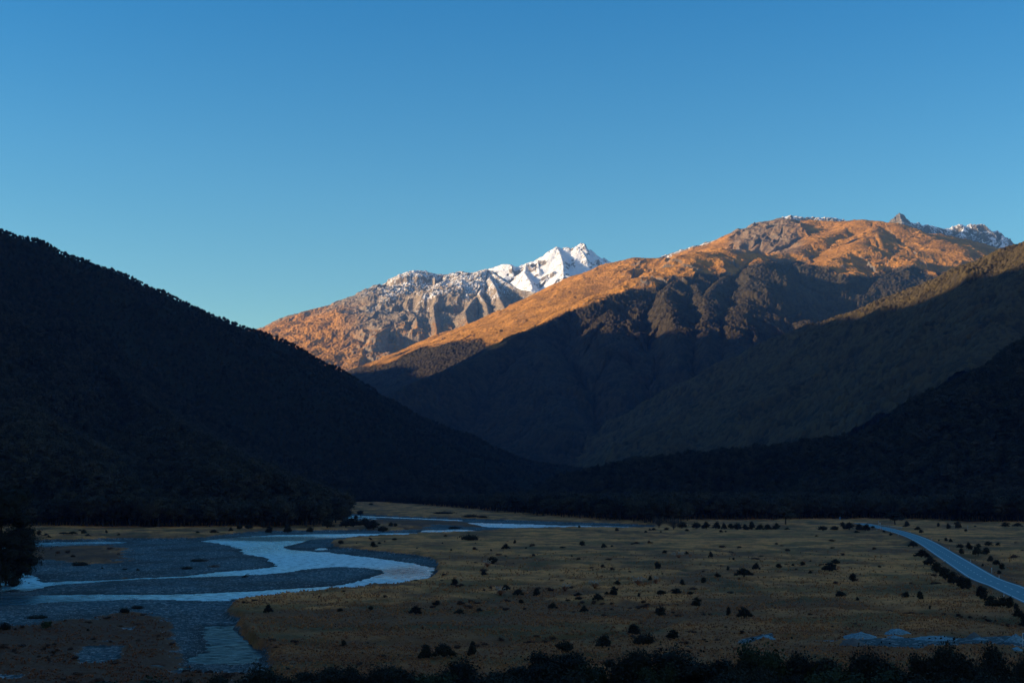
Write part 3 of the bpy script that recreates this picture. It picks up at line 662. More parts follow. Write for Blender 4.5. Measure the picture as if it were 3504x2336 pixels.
# the slope behind and below the viewpoint, and the land beyond
Xh, Yh = np.meshgrid(np.linspace(-900, 900, 120), np.linspace(-900, 5, 70)); zh = ground_fn(Xh, Yh, False)
mh = mesh_np('lookout_hill', np.stack([Xh.ravel(), Yh.ravel(), np.minimum(zh, 28.2 + 0.3 * np.clip(-Yh - 30, 0, 900)).ravel()], 1), gridq(*Xh.shape))
for a_, v_ in (('gravel', 0), ('wet', 0), ('tan', 0.2), ('green', 0.3), ('red', 0), ('verge', 0)): attr(mh, a_, np.full(Xh.size, float(v_)))
tag(obj('lookout_hill', mh, ground_m), kind='structure')
R_ = 30000
mb = mesh_np('plain', [(-R_, -R_, -6), (R_, -R_, -6), (R_, R_, -6), (-R_, R_, -6)], [(0, 1, 2, 3)])
for a_, v_ in (('gravel', 0), ('wet', 0), ('tan', 0.3), ('green', 0.3), ('red', 0), ('verge', 0)): attr(mb, a_, np.full(4, float(v_)))
tag(obj('plain', mb, ground_m), kind='structure')

# --- river water
us = np.linspace(-700, 2400, 320); vs = np.linspace(2330, 1745, 300); ds = 28 * F0 / (vs - HOR)
Y, K = np.meshgrid(ds, (us - CX) / F0, indexing='ij'); X = K * Y
me = mesh_np('river', np.stack([X.ravel(), Y.ravel(), np.zeros(X.size)], 1), gridq(*X.shape))
U = K * F0 + CX; V = HOR + CAMZ / Y * F0
def ell(u, v, ru, rv): return np.exp(-(((U - u) / ru) ** 2 + ((V - v) / rv) ** 2) ** 1.5)
rif = 0.42 + ell(1050, 1915, 330, 24) + 0.8 * ell(1300, 1995, 170, 20) + 0.7 * ell(1000, 2030, 260, 14) + 0.45 * ell(760, 1858, 130, 9) + 0.6 * ell(870, 1950, 130, 10) + 0.6 * ell(700, 2050, 200, 12) + 0.5 * ell(130, 1985, 60, 20) + 0.9 * ell(1400, 1826, 260, 5) + 0.9 * ell(1780, 1800, 160, 9)
rif = rif - 0.9 * ell(960, 1840, 200, 7) - 0.25 * ell(1380, 1950, 90, 20) + 0.18 * fbm(X / 10, Y / 10, 3, 901)
attr(me, 'rif', np.clip(rif, 0.0, 1)); attr(me, 'shal', np.clip(1.1 * sstep(2100, 2140, V) + 0.75 * ell(200, 1862, 300, 10) + 0.6 * ell(100, 2055, 420, 24) + 0.45 * ell(1380, 1948, 110, 16) + 0.5 * ell(760, 1862, 90, 7) + 0.6 * ell(2000, 1802, 260, 9), 0, 1))
m = MT('river_water')
m.b.inputs['IOR'].default_value = 1.33; m.b.inputs['Specular IOR Level'].default_value = 0.5
m.col((0.012, 0.03, 0.035))
m.l(m.mr(m.at('rif'), 0, 1, 0.20, 0.40), m.b.inputs['Roughness'])
w1 = m.noise(0.55, 3, 0.6, stretch=(1, 1.6, 1)); w2 = m.noise(2.2, 3, 0.6, stretch=(1, 1.5, 1))
hw = m.math('ADD', m.math('MULTIPLY', w1, 0.5), m.math('MULTIPLY', w2, 0.2))
bp = m.n('ShaderNodeBump'); bp.inputs['Distance'].default_value = 0.12
m.l(m.mr(m.at('rif'), 0, 1, 0.3, 1.0), bp.inputs['Strength']); m.l(hw, bp.inputs['Height'])
gl = m.n('ShaderNodeBsdfAnisotropic'); gl.distribution = 'GGX'; gl.inputs['Color'].default_value = (1, 1, 1, 1); m.l(m.mr(m.at('rif'), 0, 1, 0.16, 0.40), gl.inputs['Roughness']); m.l(bp.outputs[0], gl.inputs['Normal'])
m.b.inputs['Specular IOR Level'].default_value = 0.0
fr_ = m.n('ShaderNodeFresnel'); fr_.inputs[0].default_value = 1.33; mxs = m.n('ShaderNodeMixShader'); st_ = m.noise(0.42, 5, 0.65, stretch=(0.8, 2.6, 1)); ff = m.math('MULTIPLY', fr_.outputs[0], m.mr(st_, 0.40, 0.60, 0.28, 2.5)); ff = m.math('MULTIPLY', ff, m.mr(m.at('shal'), 0, 1, 1.0, 0.25)); ff = m.math('MINIMUM', ff, 0.97); m.l(ff, mxs.inputs[0]); m.l(m.b.outputs[0], mxs.inputs[1]); m.l(gl.outputs[0], mxs.inputs[2]); m.l(mxs.outputs[0], m.out.inputs[0])
tag(obj('river', me, m.m), kind='structure')

# --- road with its painted lines
def ribbon(name, o0, o1, z, mat, rows=None, parent=None):
    i = range(len(RC)) if rows is None else rows
    v = []
    for k in i:
        for o in (o0, o1): v.append((RC[k, 0] + RN[k, 0] * o, RC[k, 1] + RN[k, 1] * o, z))
    n = len(v) // 2
    return obj(name, mesh_np(name, v, [(2 * j, 2 * j + 1, 2 * j + 3, 2 * j + 2) for j in range(n - 1)], False), mat, parent)
m = MT('asphalt'); na = m.noise(0.8, 5, 0.6); nb_ = m.noise(12, 2)
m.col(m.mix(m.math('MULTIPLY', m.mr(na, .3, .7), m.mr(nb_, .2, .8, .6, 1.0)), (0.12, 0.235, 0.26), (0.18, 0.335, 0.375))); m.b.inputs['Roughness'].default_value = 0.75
asph = m.m
m = MT('road_paint'); m.col(m.mix(m.noise(1.5, 3), (0.66, 0.66, 0.64), (0.86, 0.86, 0.84))); paint = m.m
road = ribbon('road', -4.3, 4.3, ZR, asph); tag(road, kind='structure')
LINES = []
for o in (-3.6, 3.6):
    LINES.append(tag(ribbon('road_edge_line', o - 0.15, o + 0.15, ZR + 0.006, paint), kind='structure'))
seg = np.concatenate([[0], np.cumsum(np.linalg.norm(np.diff(RC, axis=0), axis=1))])
dv, dq = [], []
for s in np.arange(2, seg[-1] - 4, 10):
    for e in (0, 3.2):
        p = np.array([np.interp(s + e, seg, RC[:, 0]), np.interp(s + e, seg, RC[:, 1])]); nn = np.array([np.interp(s + e, seg, RN[:, 0]), np.interp(s + e, seg, RN[:, 1])])
        for o in (-0.14, 0.14): dv.append((*(p + nn * o), ZR + 0.006))
    k = len(dv) - 4; dq.append((k, k + 1, k + 3, k + 2))
tag(obj('road_centre_dashes', mesh_np('road_centre_dashes', dv, dq, False), paint), kind='structure')
# ============================================================ vegetation
RNG = np.random.default_rng(7)
def foliage(lobes, n, q, seed, core=True, twigs=0, up=0.3, jitter=1.6):
    """leaf clumps (small quads) spread through the outer part of a set of lobes; lobes = (x,y,z,rx,ry,rz)"""
    r = np.random.default_rng(seed); V, Q = [], []
    L = np.array(lobes, float); w = (L[:, 3] * L[:, 4] + L[:, 3] * L[:, 5] + L[:, 4] * L[:, 5]); w /= w.sum()
    k = r.choice(len(L), n, p=w)
    d = r.normal(size=(n, 3)); d /= np.linalg.norm(d, axis=1)[:, None]; d[:, 2] = np.where(d[:, 2] < -0.5, -d[:, 2] * 0.5, d[:, 2])
    rad = r.uniform(0.72, 1.06, n) + 0.10 * jitter * r.normal(size=n) ** 2
    c = L[k, :3] + d * L[k, 3:] * rad[:, None]
    nn = d + 0.8 * r.normal(size=(n, 3)) + np.array([0, 0, up]); nn /= np.linalg.norm(nn, axis=1)[:, None]
    t = np.cross(nn, r.normal(size=(n, 3))); t /= np.linalg.norm(t, axis=1)[:, None]; b = np.cross(nn, t)
    sz = q * r.uniform(0.5, 1.35, n)[:, None]
    el = r.uniform(0.45, 1.0, n)[:, None]
    P4 = np.stack([c - t * sz - b * sz * el * .3, c + b * sz * el * .7, c + t * sz, c - b * sz * el], 1)
    V = P4.reshape(-1, 3); Q = np.arange(4 * n).reshape(-1, 4)
    if twigs:
        o = L[r.choice(len(L), twigs, p=w)]; d = r.normal(size=(twigs, 3)); d[:, 2] = np.abs(d[:, 2]) * 1.2; d /= np.linalg.norm(d, axis=1)[:, None]
        a = o[:, :3] + d * o[:, 3:] * 0.8; e = o[:, :3] + d * o[:, 3:] * r.uniform(1.1, 1.6, twigs)[:, None]
        s = np.cross(d, r.normal(size=(twigs, 3))); s /= np.linalg.norm(s, axis=1)[:, None]; s *= q * 0.14
        T4 = np.stack([a - s, a + s, e + s * .4, e - s * .4], 1)
        k0 = len(V); V = np.concatenate([V, T4.reshape(-1, 3)]); Q = np.concatenate([Q, k0 + np.arange(4 * twigs).reshape(-1, 4)])
    if core:
        a1 = np.linspace(0, 2 * np.pi, 10, endpoint=False); a2 = np.linspace(-1.25, 1.35, 6)
        for l in L:
            k0 = len(V); pts = [(l[0] + l[3] * .72 * math.cos(p) * math.cos(a), l[1] + l[4] * .72 * math.cos(p) * math.sin(a), l[2] + l[5] * .72 * math.sin(p)) for p in a2 for a in a1]
            V = np.concatenate([V, np.array(pts)])
            Q = np.concatenate([Q, np.array([(k0 + i * 10 + j, k0 + i * 10 + (j + 1) % 10, k0 + (i + 1) * 10 + (j + 1) % 10, k0 + (i + 1) * 10 + j) for i in range(5) for j in range(10)])])
    return V, Q
def tube(path, radii, ns=6):
    V, Q = [], []
    for i, (p, r) in enumerate(zip(path, radii)):
        a = np.array(path[min(i + 1, len(path) - 1)], float) - np.array(path[max(i - 1, 0)], float); a /= np.linalg.norm(a) + 1e-9
        s = np.cross(a, (0.13, 1, 0.21)); s /= np.linalg.norm(s); t = np.cross(a, s)
        for j in range(ns):
            an = 2 * math.pi * j / ns; V.append(np.array(p) + r * (math.cos(an) * s + math.sin(an) * t))
    for i in range(len(path) - 1):
        for j in range(ns): Q.append((i * ns + j, i * ns + (j + 1) % ns, (i + 1) * ns + (j + 1) % ns, (i + 1) * ns + j))
    return np.array(V), np.array(Q)
def join(parts):
    V, Q, k = [], [], 0
    for v, q in parts: V.append(v); Q.append(np.asarray(q) + k); k += len(v)
    return np.concatenate(V), np.concatenate(Q)
def leafmat(name, a, b, inst=True):
    m = MT(name)
    oi = m.n('ShaderNodeObjectInfo').outputs['Random']; n = m.noise(1.3, 3, 0.6)
    c = m.mix(oi, a, b); c = m.mix(m.mr(n, 0.35, 0.7, 0.0, 0.55), c, tuple(x * 0.45 for x in a)); m.col(c)
    m.b.inputs['Roughness'].default_value = 0.7
    return m.m
M_TREE = leafmat('beech_leaves', (0.012, 0.012, 0.007), (0.075, 0.062, 0.036))
M_BARK = leafmat('bark', (0.03, 0.022, 0.016), (0.05, 0.038, 0.028))
M_SHRUB = leafmat('shrub_leaves', (0.014, 0.015, 0.009), (0.035, 0.032, 0.016))
M_GREEN = leafmat('green_leaves', (0.022, 0.030, 0.010), (0.05, 0.058, 0.018))
M_DRY = leafmat('dry_grass', (0.40, 0.15, 0.055), (0.88, 0.335, 0.10))
M_BROWN = leafmat('brown_tussock', (0.26, 0.085, 0.035), (0.50, 0.17, 0.06))
M_GREY = leafmat('grey_twigs', (0.10, 0.085, 0.075), (0.16, 0.14, 0.12))
M_STONE = leafmat('river_stone', (0.16, 0.16, 0.15), (0.42, 0.42, 0.40))

def tree_parts(seed, h=1.0, n=900, q=0.05, nl=9, tall=0.5):
    """unit-height tree: (trunk, crown)"""
    r = np.random.default_rng(seed); lobes = []
    for i in range(nl):
        a = r.uniform(0, 6.28); z = 0.42 + 0.46 * (i / nl) ** 0.9; rr = 0.30 * (1 - ((z - 0.35) / 0.75) ** 2) * (1.15 - tall * 0.5)
        lobes.append((rr * math.cos(a) * r.uniform(.3, 1), rr * math.sin(a) * r.uniform(.3, 1), z, r.uniform(.13, .22), r.uniform(.13, .22), r.uniform(.10, .16)))
    lobes.append((0, 0, 0.9, .10, .10, .09))
    crown = foliage(lobes, n, q, seed)
    tr = [tube([(0, 0, -0.05), (0.01, 0, .25), (0.0, .01, .5), (0.01, 0, .8)], [.028, .022, .016, .006])]
    for i in range(5):
        a = r.uniform(0, 6.28); z = r.uniform(.3, .55); tr.append(tube([(0, 0, z), (.1 * math.cos(a), .1 * math.sin(a), z + .12), (.2 * math.cos(a), .2 * math.sin(a), z + .2)], [.012, .008, .004], 4))
    return join(tr), crown
def shrub_parts(seed, n=700, q=0.06, w=1.0, twigs=60, dome=False):
    """unit-width shrub about 0.75 high: (stems, foliage)"""
    r = np.random.default_rng(seed); lobes = []
    if dome: lobes = [(0, 0, .16, .48, .4, .26), (.2, 0, .14, .3, .3, .2), (-.2, .05, .14, .28, .3, .2)]
    else:
        for i in range(7):
            a = r.uniform(0, 6.28); d = r.uniform(.05, .36); z = r.uniform(.2, .56); s = r.uniform(.08, .21)
            lobes.append((d * math.cos(a), d * math.sin(a), z - d * .3, s, s, s * r.uniform(.75, 1.1)))
        lobes.append((0, 0, .26, .3, .3, .24))
    lobes += [(r.uniform(-.42, .42), r.uniform(-.3, .3), r.uniform(.1, .2), .13, .12, .1) for _ in range(3)]
    st = [tube([(0, 0, -.08), (.06 * math.cos(a), .06 * math.sin(a), .12), (.2 * math.cos(a), .2 * math.sin(a), .34)], [.022, .016, .008], 5) for a in r.uniform(0, 6.28, 4)]
    return join(st), foliage(lobes, n, q, seed, twigs=twigs)

# ------------------------------------------------ masses nobody could count: scattered instances
def scatter(name, pts, rot, scl, protos, label, cat, structure=False):
    me = bpy.data.meshes.new(name); n = len(pts)
    me.vertices.add(n); me.vertices.foreach_set('co', np.asarray(pts, np.float32).ravel()); me.update()
    a = me.attributes.new('rot', 'FLOAT_VECTOR', 'POINT'); a.data.foreach_set('vector', np.asarray(rot, np.float32).ravel())
    a = me.attributes.new('scl', 'FLOAT_VECTOR', 'POINT'); a.data.foreach_set('vector', np.asarray(scl, np.float32).ravel())
    a = me.attributes.new('idx', 'INT', 'POINT'); a.data.foreach_set('value', RNG.integers(0, len(protos), n).astype(np.int32))
    o = bpy.data.objects.new(name, me); COL.objects.link(o)
    pc = bpy.data.collections.new(name + '_kinds')
    for p in protos: pc.objects.link(p)
    t = bpy.data.node_groups.new(name, 'GeometryNodeTree')
    t.interface.new_socket('Geometry', in_out='INPUT', socket_type='NodeSocketGeometry'); t.interface.new_socket('Geometry', in_out='OUTPUT', socket_type='NodeSocketGeometry')
    N = t.nodes.new; gi = N('NodeGroupInput'); go = N('NodeGroupOutput'); ip = N('GeometryNodeInstanceOnPoints'); ci = N('GeometryNodeCollectionInfo')
    ci.inputs['Collection'].default_value = pc; ci.inputs['Separate Children'].default_value = True; ci.inputs['Reset Children'].default_value = True
    def na(nm, ty):
        x = N('GeometryNodeInputNamedAttribute'); x.data_type = ty; x.inputs['Name'].default_value = nm
        return [q for q in x.outputs if q.enabled and q.name == 'Attribute'][0]
    t.links.new(gi.outputs[0], ip.inputs['Points']); t.links.new(ci.outputs[0], ip.inputs['Instance']); ip.inputs['Pick Instance'].default_value = True
    t.links.new(na('idx', 'INT'), ip.inputs['Instance Index']); er = N('FunctionNodeEulerToRotation'); t.links.new(na('rot', 'FLOAT_VECTOR'), er.inputs[0])
    t.links.new(er.outputs[0], ip.inputs['Rotation']); t.links.new(na('scl', 'FLOAT_VECTOR'), ip.inputs['Scale']); t.links.new(ip.outputs[0], go.inputs[0])
    md = o.modifiers.new('scatter', 'NODES'); md.node_group = t
    return tag(o, label, cat, None, 'stuff')
def protoset(name, parts, mat):
    r = []
    for v, q in parts: r.append(obj(name, mesh_np(name, v, q, False), mat, link=False))
    return r

def hill_z(x, y):
    g = ground_fn(x, y, False)
    a = crest('left_hill', x, y); b = crest('right_hill', x, y)
    U = x / y * F0 + CX
    a = np.where(U < 2110, a, -99); b = np.where(U > 1505, b, -99)
    return np.maximum(g, np.maximum(a, b)), np.maximum(a, b)
def forest_points():
    sp = 7.6
    X, Y = np.meshgrid(np.arange(-1350, 1450, sp), np.arange(860, 3300, sp)); X = X + RNG.uniform(-3.2, 3.2, X.shape); Y = Y + RNG.uniform(-3.2, 3.2, Y.shape)
    U = X / Y * F0 + CX; m = (U > -620) & (U < 4050) & (RNG.random(X.shape) < np.clip(1900 / Y, 0.62, 1)); X, Y, U = X[m], Y[m], U[m]
    s = sdf(X, Y, FEDGE, 1e5); z, hz = hill_z(X, Y)
    # hide what stands behind the crests
    m = (s < 0) & (z > 1.0); return X[m], Y[m], z[m], s[m]
fx, fy, fz, fs = forest_points()
# drop trees the near slopes hide: keep those whose top clears the running horizon
vb = HOR - (fz + 16 - CAMZ) / fy * F0; ub = np.clip(((fx / fy * F0 + CX) + 700) / 7, 0, 700).astype(int)
order = np.argsort(fy); run = np.full(701, 1e9); keep = np.zeros(len(fy), bool)
vt = HOR - (fz - 2 - CAMZ) / fy * F0
for i in order:
    if vb[i] < run[ub[i]] + 4: keep[i] = True
    if vt[i] < run[ub[i]]: run[ub[i]] = vt[i]
fx, fy, fz, fs = fx[keep], fy[keep], fz[keep], fs[keep]; print('FOREST', len(fx))
edge = (fs > -13) & (fy < 1500)
H = RNG.uniform(10.5, 16, len(fx)) * np.where(fy < 1600, 1.12, np.where(fy > 2300, 0.62, 0.88)) * (0.85 + 0.3 * np.clip(fbm(fx / 60, fy / 60, 3, 71) + .5, 0, 1))
nb = ~edge
rot = np.stack([np.zeros(nb.sum()), np.zeros(nb.sum()), RNG.uniform(0, 6.28, nb.sum())], 1)
wd = RNG.uniform(0.8, 1.25, nb.sum())
scl = np.stack([H[nb] * wd, H[nb] * wd, H[nb]], 1)
tp = [tree_parts(100 + i, n=650, q=0.042) for i in range(6)]
scatter('forest', np.stack([fx[nb], fy[nb], fz[nb] - 0.3], 1), rot, scl, protoset('beech_tree', [join([a, b]) for a, b in tp], M_TREE),
        'dark evergreen forest covering the shaded hillsides on both sides of the valley', 'forest')

# single trees along the two forest edges
TW = [(mesh_np('trunk', *a), mesh_np('crown', *b, smooth=False)) for a, b in [tree_parts(200 + i, n=1500, q=0.032, nl=12) for i in range(5)]]
for a, b in TW: a.materials.append(M_BARK); b.materials.append(M_TREE)
ei = np.nonzero(edge)[0]; ei = ei[np.argsort(fy[ei] + 1e-6)]
sel, cells = [], {}
for i in ei:
    k = (int(fx[i] // 6.5), int(fy[i] // 60))
    if k in cells: continue
    cells[k] = 1; sel.append(i)
sel = sel[:280]
def place_tree(x, y, z, h, wdt, k, label, group, name='beech_tree', cat='tree'):
    r = empty(name, (x, y, z), RNG.uniform(0, 6.28), (h * wdt, h * wdt, h)); tag(r, label, cat, group)
    for nm, me in zip(('trunk', 'crown'), TW[k]): obj(nm, me, None, r)
    return r
print('EDGE', len(ei), len(sel))
for i in sel:
    left = fx[i] < -0.12 * fy[i]
    far = fy[i] > 1150
    lab = ('dark evergreen tree in the front row of the left forest' if left else
           'dark evergreen tree in the front row of the forest across the river' if (fx[i] / fy[i] * F0 + CX) < 2250 else
           'dark evergreen tree in the front row of the right forest')
    place_tree(fx[i], fy[i], fz[i] - 0.3, H[i] * 1.05, RNG.uniform(.9, 1.25), int(RNG.integers(0, 5)), lab,
               'front row trees of the left forest' if left else 'front row trees of the forest across the river' if (fx[i] / fy[i] * F0 + CX) < 2250 else 'front row trees of the right forest')

# ------------------------------------------------ shrubs, each a thing of its own
SW = []
for i in range(7):
    a, b = shrub_parts(300 + i, n=1100, q=0.045); SW.append((mesh_np('stem', *a), mesh_np('foliage', *b, smooth=False)))
for i in range(2):
    a, b = shrub_parts(320 + i, n=1100, q=0.045, dome=True, twigs=20); SW.append((mesh_np('stem', *a), mesh_np('foliage', *b, smooth=False)))
for a, b in SW: a.materials.append(M_BARK); b.materials.append(M_SHRUB)
GW = []
for i in range(3):
    a, b = shrub_parts(330 + i, n=1500, q=0.04, twigs=40); GW.append((mesh_np('stem', *a), mesh_np('foliage', *b, smooth=False)))
for a, b in GW: a.materials.append(M_BARK); b.materials.append(M_GREEN)
def on_ground(u, v):
    """where the ray through a photo pixel meets the modelled ground"""
    z = ZT
    for _ in range(4):
        x, y, _q = G(u, v, z); z = float(ground_fn(np.array([x]), np.array([y]), False)[0])
    return x, y, z
def conv(lst, ox, oy, k): return [(ox + e[0] / k, oy + e[1] / k, e[2] / k, e[3] / k) + tuple(e[4:]) for e in lst]
Z_FLAT_L = conv([(515,840,80,80),(1090,825,70,30),(1337,815,45,50),(1700,840,110,80),(1870,790,80,45),(2050,845,90,45)], 700, 1740, 2.352)
Z_BEND = conv([(2015,620,72,55),(1095,310,60,45),(1355,335,65,50),(1408,283,40,16),(1340,247,25,12),(1525,255,45,16),(1985,335,20,18),(1450,275,14,14),(1222,280,12,14),(2305,335,18,18),(1710,318,20,10),(1915,290,16,12),(2180,283,14,10)], 700, 1740, 2.352)
Z_MIDW = conv([(310,325,75,50),(200,445,105,80),(130,533,60,42),(380,278,28,32),(470,320,22,14),(838,387,20,16),(765,318,60,16),(920,298,60,40),(1100,315,55,40),(1160,308,25,18)], 1600, 1740, 2.352)
Z_BANKR = conv([(1203,180,38,30),(900,165,30,18),(1435,185,30,15),(1500,165,28,14)], 1600, 1740, 2.352)
Z_MIDE = conv([(1960,395,48,58),(1762,368,38,32),(1532,462,70,62),(1585,352,50,30),(2320,490,70,65),(2225,545,150,75),(2095,500,35,40),(2010,550,60,38),(1900,595,60,50),(1725,615,50,50),(1568,530,18,16),(2140,410,25,20)], 1600, 1740, 2.352)
Z_BELT = conv([(315,652,90,50),(555,695,80,68),(405,705,90,60),(430,765,50,50),(890,700,80,30),(895,740,80,35),(1050,755,90,65),(1118,700,40,30),(1175,700,80,80),(1205,612,65,45),(1470,585,45,50),(1560,682,110,40),(1685,682,115,50),(1790,685,70,25),(1378,710,30,35)], 1600, 1740, 2.352)
Z_NEARM = conv([(95,825,70,28),(680,812,85,55),(940,838,70,60),(1550,865,115,78),(1840,785,95,80),(2100,858,50,75),(2230,882,125,95)], 1600, 1740, 2.352)
Z_FRONT = conv([(40,1180,90,120),(-190,1190,190,130),(-335,1190,130,120),(-995,1105,60,50),(780,1150,180,110),(1085,1115,160,115),(1340,1015,140,100),(1420,1085,170,75,'dome'),(1648,1045,115,80)], 1600, 1740, 2.352)
Z_RIGHT = conv([(840,490,85,45),(790,545,135,75),(978,630,78,70),(580,503,55,35),(385,512,65,35),(500,505,30,25),(640,555,40,25),(890,748,115,48),(1018,772,35,38),(1398,758,85,55),(1520,768,75,70),(1597,852,25,35)], 2500, 1720, 2.3426)
Z_HEDGE1 = conv([(1465,355,85,55),(1530,440,130,75),(1600,500,110,80),(1650,560,120,90),(1720,610,130,100),(1790,650,130,110),(1860,690,140,110),(1910,690,70,90)], 2500, 1720, 2.3426)
Z_HEDGE2 = conv([(2015,770,130,110),(2100,830,150,100),(2190,835,130,90),(2240,850,90,100),(2290,860,60,60),(2310,950,110,100),(2365,985,110,110)], 2500, 1720, 2.3426)
Z_EAST = conv([(1840,355,75,50),(1910,375,60,65),(1850,410,55,50),(1990,345,50,35),(2065,350,90,40),(2140,348,40,28),(1985,440,100,80),(2050,425,80,60),(2085,470,60,50),(2130,500,80,60),(2175,535,60,55),(2022,508,25,28),(2155,570,45,30),(1728,305,35,32),(1765,312,30,35),(1670,305,18,16)], 2500, 1720, 2.3426)
Z_EASTF = conv([(1530,245,50,32),(1500,218,60,28),(1665,188,35,35),(1750,210,50,50),(1825,210,70,65),(1885,225,35,30),(1415,190,60,50),(1960,195,30,15),(2200,190,90,40),(2300,190,80,35)], 2500, 1720, 2.3426)
Z_ROADL = conv([(1230,242,30,24),(1285,255,40,22),(1008,243,55,22),(690,270,30,12),(740,215,100,50),(830,215,80,35),(900,185,50,40),(950,220,110,60),(1030,215,80,55),(1080,225,90,60),(1140,200,40,25),(450,210,50,20),(370,205,70,60)], 2500, 1720, 2.3426)
Z_ROW = conv([(1600,200,140,90),(1750,200,120,90),(1850,205,110,80),(1950,210,100,85),(2035,208,60,80),(2100,210,90,60),(2170,212,110,95),(2250,210,80,70),(2320,212,90,85),(2400,212,90,70),(2480,214,100,60),(2560,214,90,50)], 1800, 1740, 3.0)
Z_WILL = conv([(1230,235,45,22),(1385,238,30,18),(1310,222,50,30),(1270,220,30,25),(1440,215,70,30),(1650,230,60,25),(2000,240,50,25),(2050,242,30,20)], 1800, 1740, 3.0)
Z_FARB = conv([(320,205,80,60),(395,205,60,50),(650,212,110,32),(740,214,110,34),(860,210,70,50),(1090,192,35,35),(820,165,40,22),(1220,208,40,22),(500,235,60,25),(900,260,70,30),(470,268,60,25),(2030,190,50,22),(2190,235,110,35)], 0, 1760, 3.0)
Z_BAR = conv([(820,520,150,35,'dome'),(1410,575,45,25),(1050,555,30,18),(1280,565,50,15,'dome'),(2030,480,130,26,'dome'),(1920,560,100,26,'dome')], 0, 1760, 3.0)
Z_BAR = [(u, v, w, h) + tuple(r) for u, v, w, h, *r in Z_BAR]
Z_SPIT = conv([(205,228,60,40),(100,330,160,80),(180,345,200,95),(300,350,150,100),(380,358,170,100),(480,360,130,85),(560,345,60,50),(610,330,60,35),(1215,325,110,22,'dome'),(1100,205,180,22,'dome'),(1380,225,140,25,'dome'),(1500,232,100,20,'dome'),(1370,440,160,50,'dome'),(1120,402,50,22),(1890,296,30,16),(360,80,60,25),(350,435,40,20),(600,440,55,18)], 1150, 1700, 3.0)
Z_BANKL = [(920,1812,28,26),(900,1806,30,24),(985,1813,32,34),(820,1817,25,22),(790,1816,16,16),(1060,1809,30,18),(850,1808,36,20),(1120,1806,50,30)]
Z_LOW = conv([(900,372,35,30),(1280,180,95,45,'dome'),(380,235,190,34,'dome'),(50,350,120,70,'dome'),(1410,135,110,30,'dome')], 0, 2036, 3.0)
ORD = ['first', 'second', 'third', 'fourth', 'fifth', 'sixth', 'seventh', 'eighth', 'ninth', 'tenth', 'eleventh', 'twelfth', 'thirteenth', 'fourteenth', 'fifteenth', 'sixteenth', 'seventeenth', 'eighteenth', 'nineteenth', 'twentieth', 'twenty-first', 'twenty-second', 'twenty-third', 'twenty-fourth', 'twenty-fifth', 'twenty-sixth']
def shrubs(lst, where, group, green=()):
    lst = sorted(lst, key=lambda e: e[0]); n = len(lst); ws = sorted([e[2] for e in lst])
    out = []
    for i, e in enumerate(lst):
        u, v, w, h = e[:4]; dome = len(e) > 4
        x, y, z = on_ground(u, v); m = y / F0
        W_, H_ = w * m * 1.02, h * m
        k = int(RNG.integers(7, 9)) if dome else int(RNG.integers(0, 7))
        size = 'widest' if w == ws[-1] and n > 1 and ws[-1] > ws[-2] else 'smallest' if w == ws[0] and n > 1 and ws[0] < ws[1] else None
        shape = 'low spreading' if dome or h < 0.45 * w else 'upright narrow' if h > 1.05 * w else 'rounded'
        if i == 0: rk = 'leftmost'
        elif i == n - 1: rk = 'rightmost'
        else: rk = ORD[i] + ' from the left'
        lab = f"{shape} dark {'bush' if W_ > 3.5 else 'shrub'}, {rk} of those {where}" if not size or n < 4 else f"{size} {shape} dark {'bush' if W_ > 3.5 else 'shrub'}, {rk} of those {where}"
        r = empty('shrub', (x, y, z - 0.03), RNG.uniform(-.5, .5) + (3.14 if i % 2 else 0), (W_, W_ * RNG.uniform(.65, 1.0), H_ / (0.42 if dome else 0.72)))
        tag(r, ' '.join(lab.split()[:16]) if len(lab.split()) > 16 else lab, 'shrub', group)
        for nm, me in zip(('stem', 'foliage'), SW[k]): obj(nm, me, None, r)
        out.append(r)
    return out
shrubs(Z_FLAT_L, 'on the brown ground left of centre', 'shrubs on the flats')
shrubs(Z_BEND, 'on the tan meadow by the river bend', 'shrubs on the flats')
shrubs(Z_MIDW, 'on the middle meadow right of the bend', 'shrubs on the flats')
shrubs(Z_BANKR, 'by the far gravel right of centre', 'shrubs on the flats')
shrubs(Z_MIDE, 'right of centre on the far meadow', 'shrubs on the flats')
shrubs(Z_BELT, 'in the plumed tussock belt', 'shrubs on the flats')
shrubs(Z_NEARM, 'standing singly in the near meadow', 'shrubs on the flats')
shrubs(Z_FRONT, 'just behind the front thicket', 'shrubs on the flats')
shrubs(Z_RIGHT, 'left of the road hedge', 'shrubs on the flats')
shrubs(Z_HEDGE1, 'in the upper roadside hedge', 'bushes lining the road')
shrubs(Z_HEDGE2, 'in the lower roadside hedge', 'bushes lining the road')
shrubs(Z_EAST, 'right of the near road', 'shrubs right of the road')
shrubs(Z_EASTF, 'right of the far road', 'shrubs right of the road')
shrubs(Z_ROADL, 'left of the far end of the road', 'shrubs near the far road')
shrubs(Z_ROW, 'in the dense far row', 'bushes in the far row')
shrubs(Z_WILL, 'before the bare grey willows', 'bushes in the far row')
shrubs(Z_FARB, 'on the tan strip across the river', 'shrubs on the left bank')
shrubs(Z_BANKL, 'at the foot of the left forest', 'shrubs on the left bank')
shrubs(Z_BAR, 'on the left gravel bar', 'shrubs on the gravel')
shrubs(Z_SPIT, 'on the far gravel spit', 'shrubs on the gravel')
shrubs(Z_LOW, 'on the near left gravel', 'shrubs on the gravel')
gx = on_ground(159, 2151)
r = tag(empty('shrub', gx, 1.0, (2.6, 2.6, 2.9)), 'single green shrub standing on the brown scrub at lower left', 'shrub')
for nm, me in zip(('stem', 'foliage'), GW[0]): obj(nm, me, None, r)

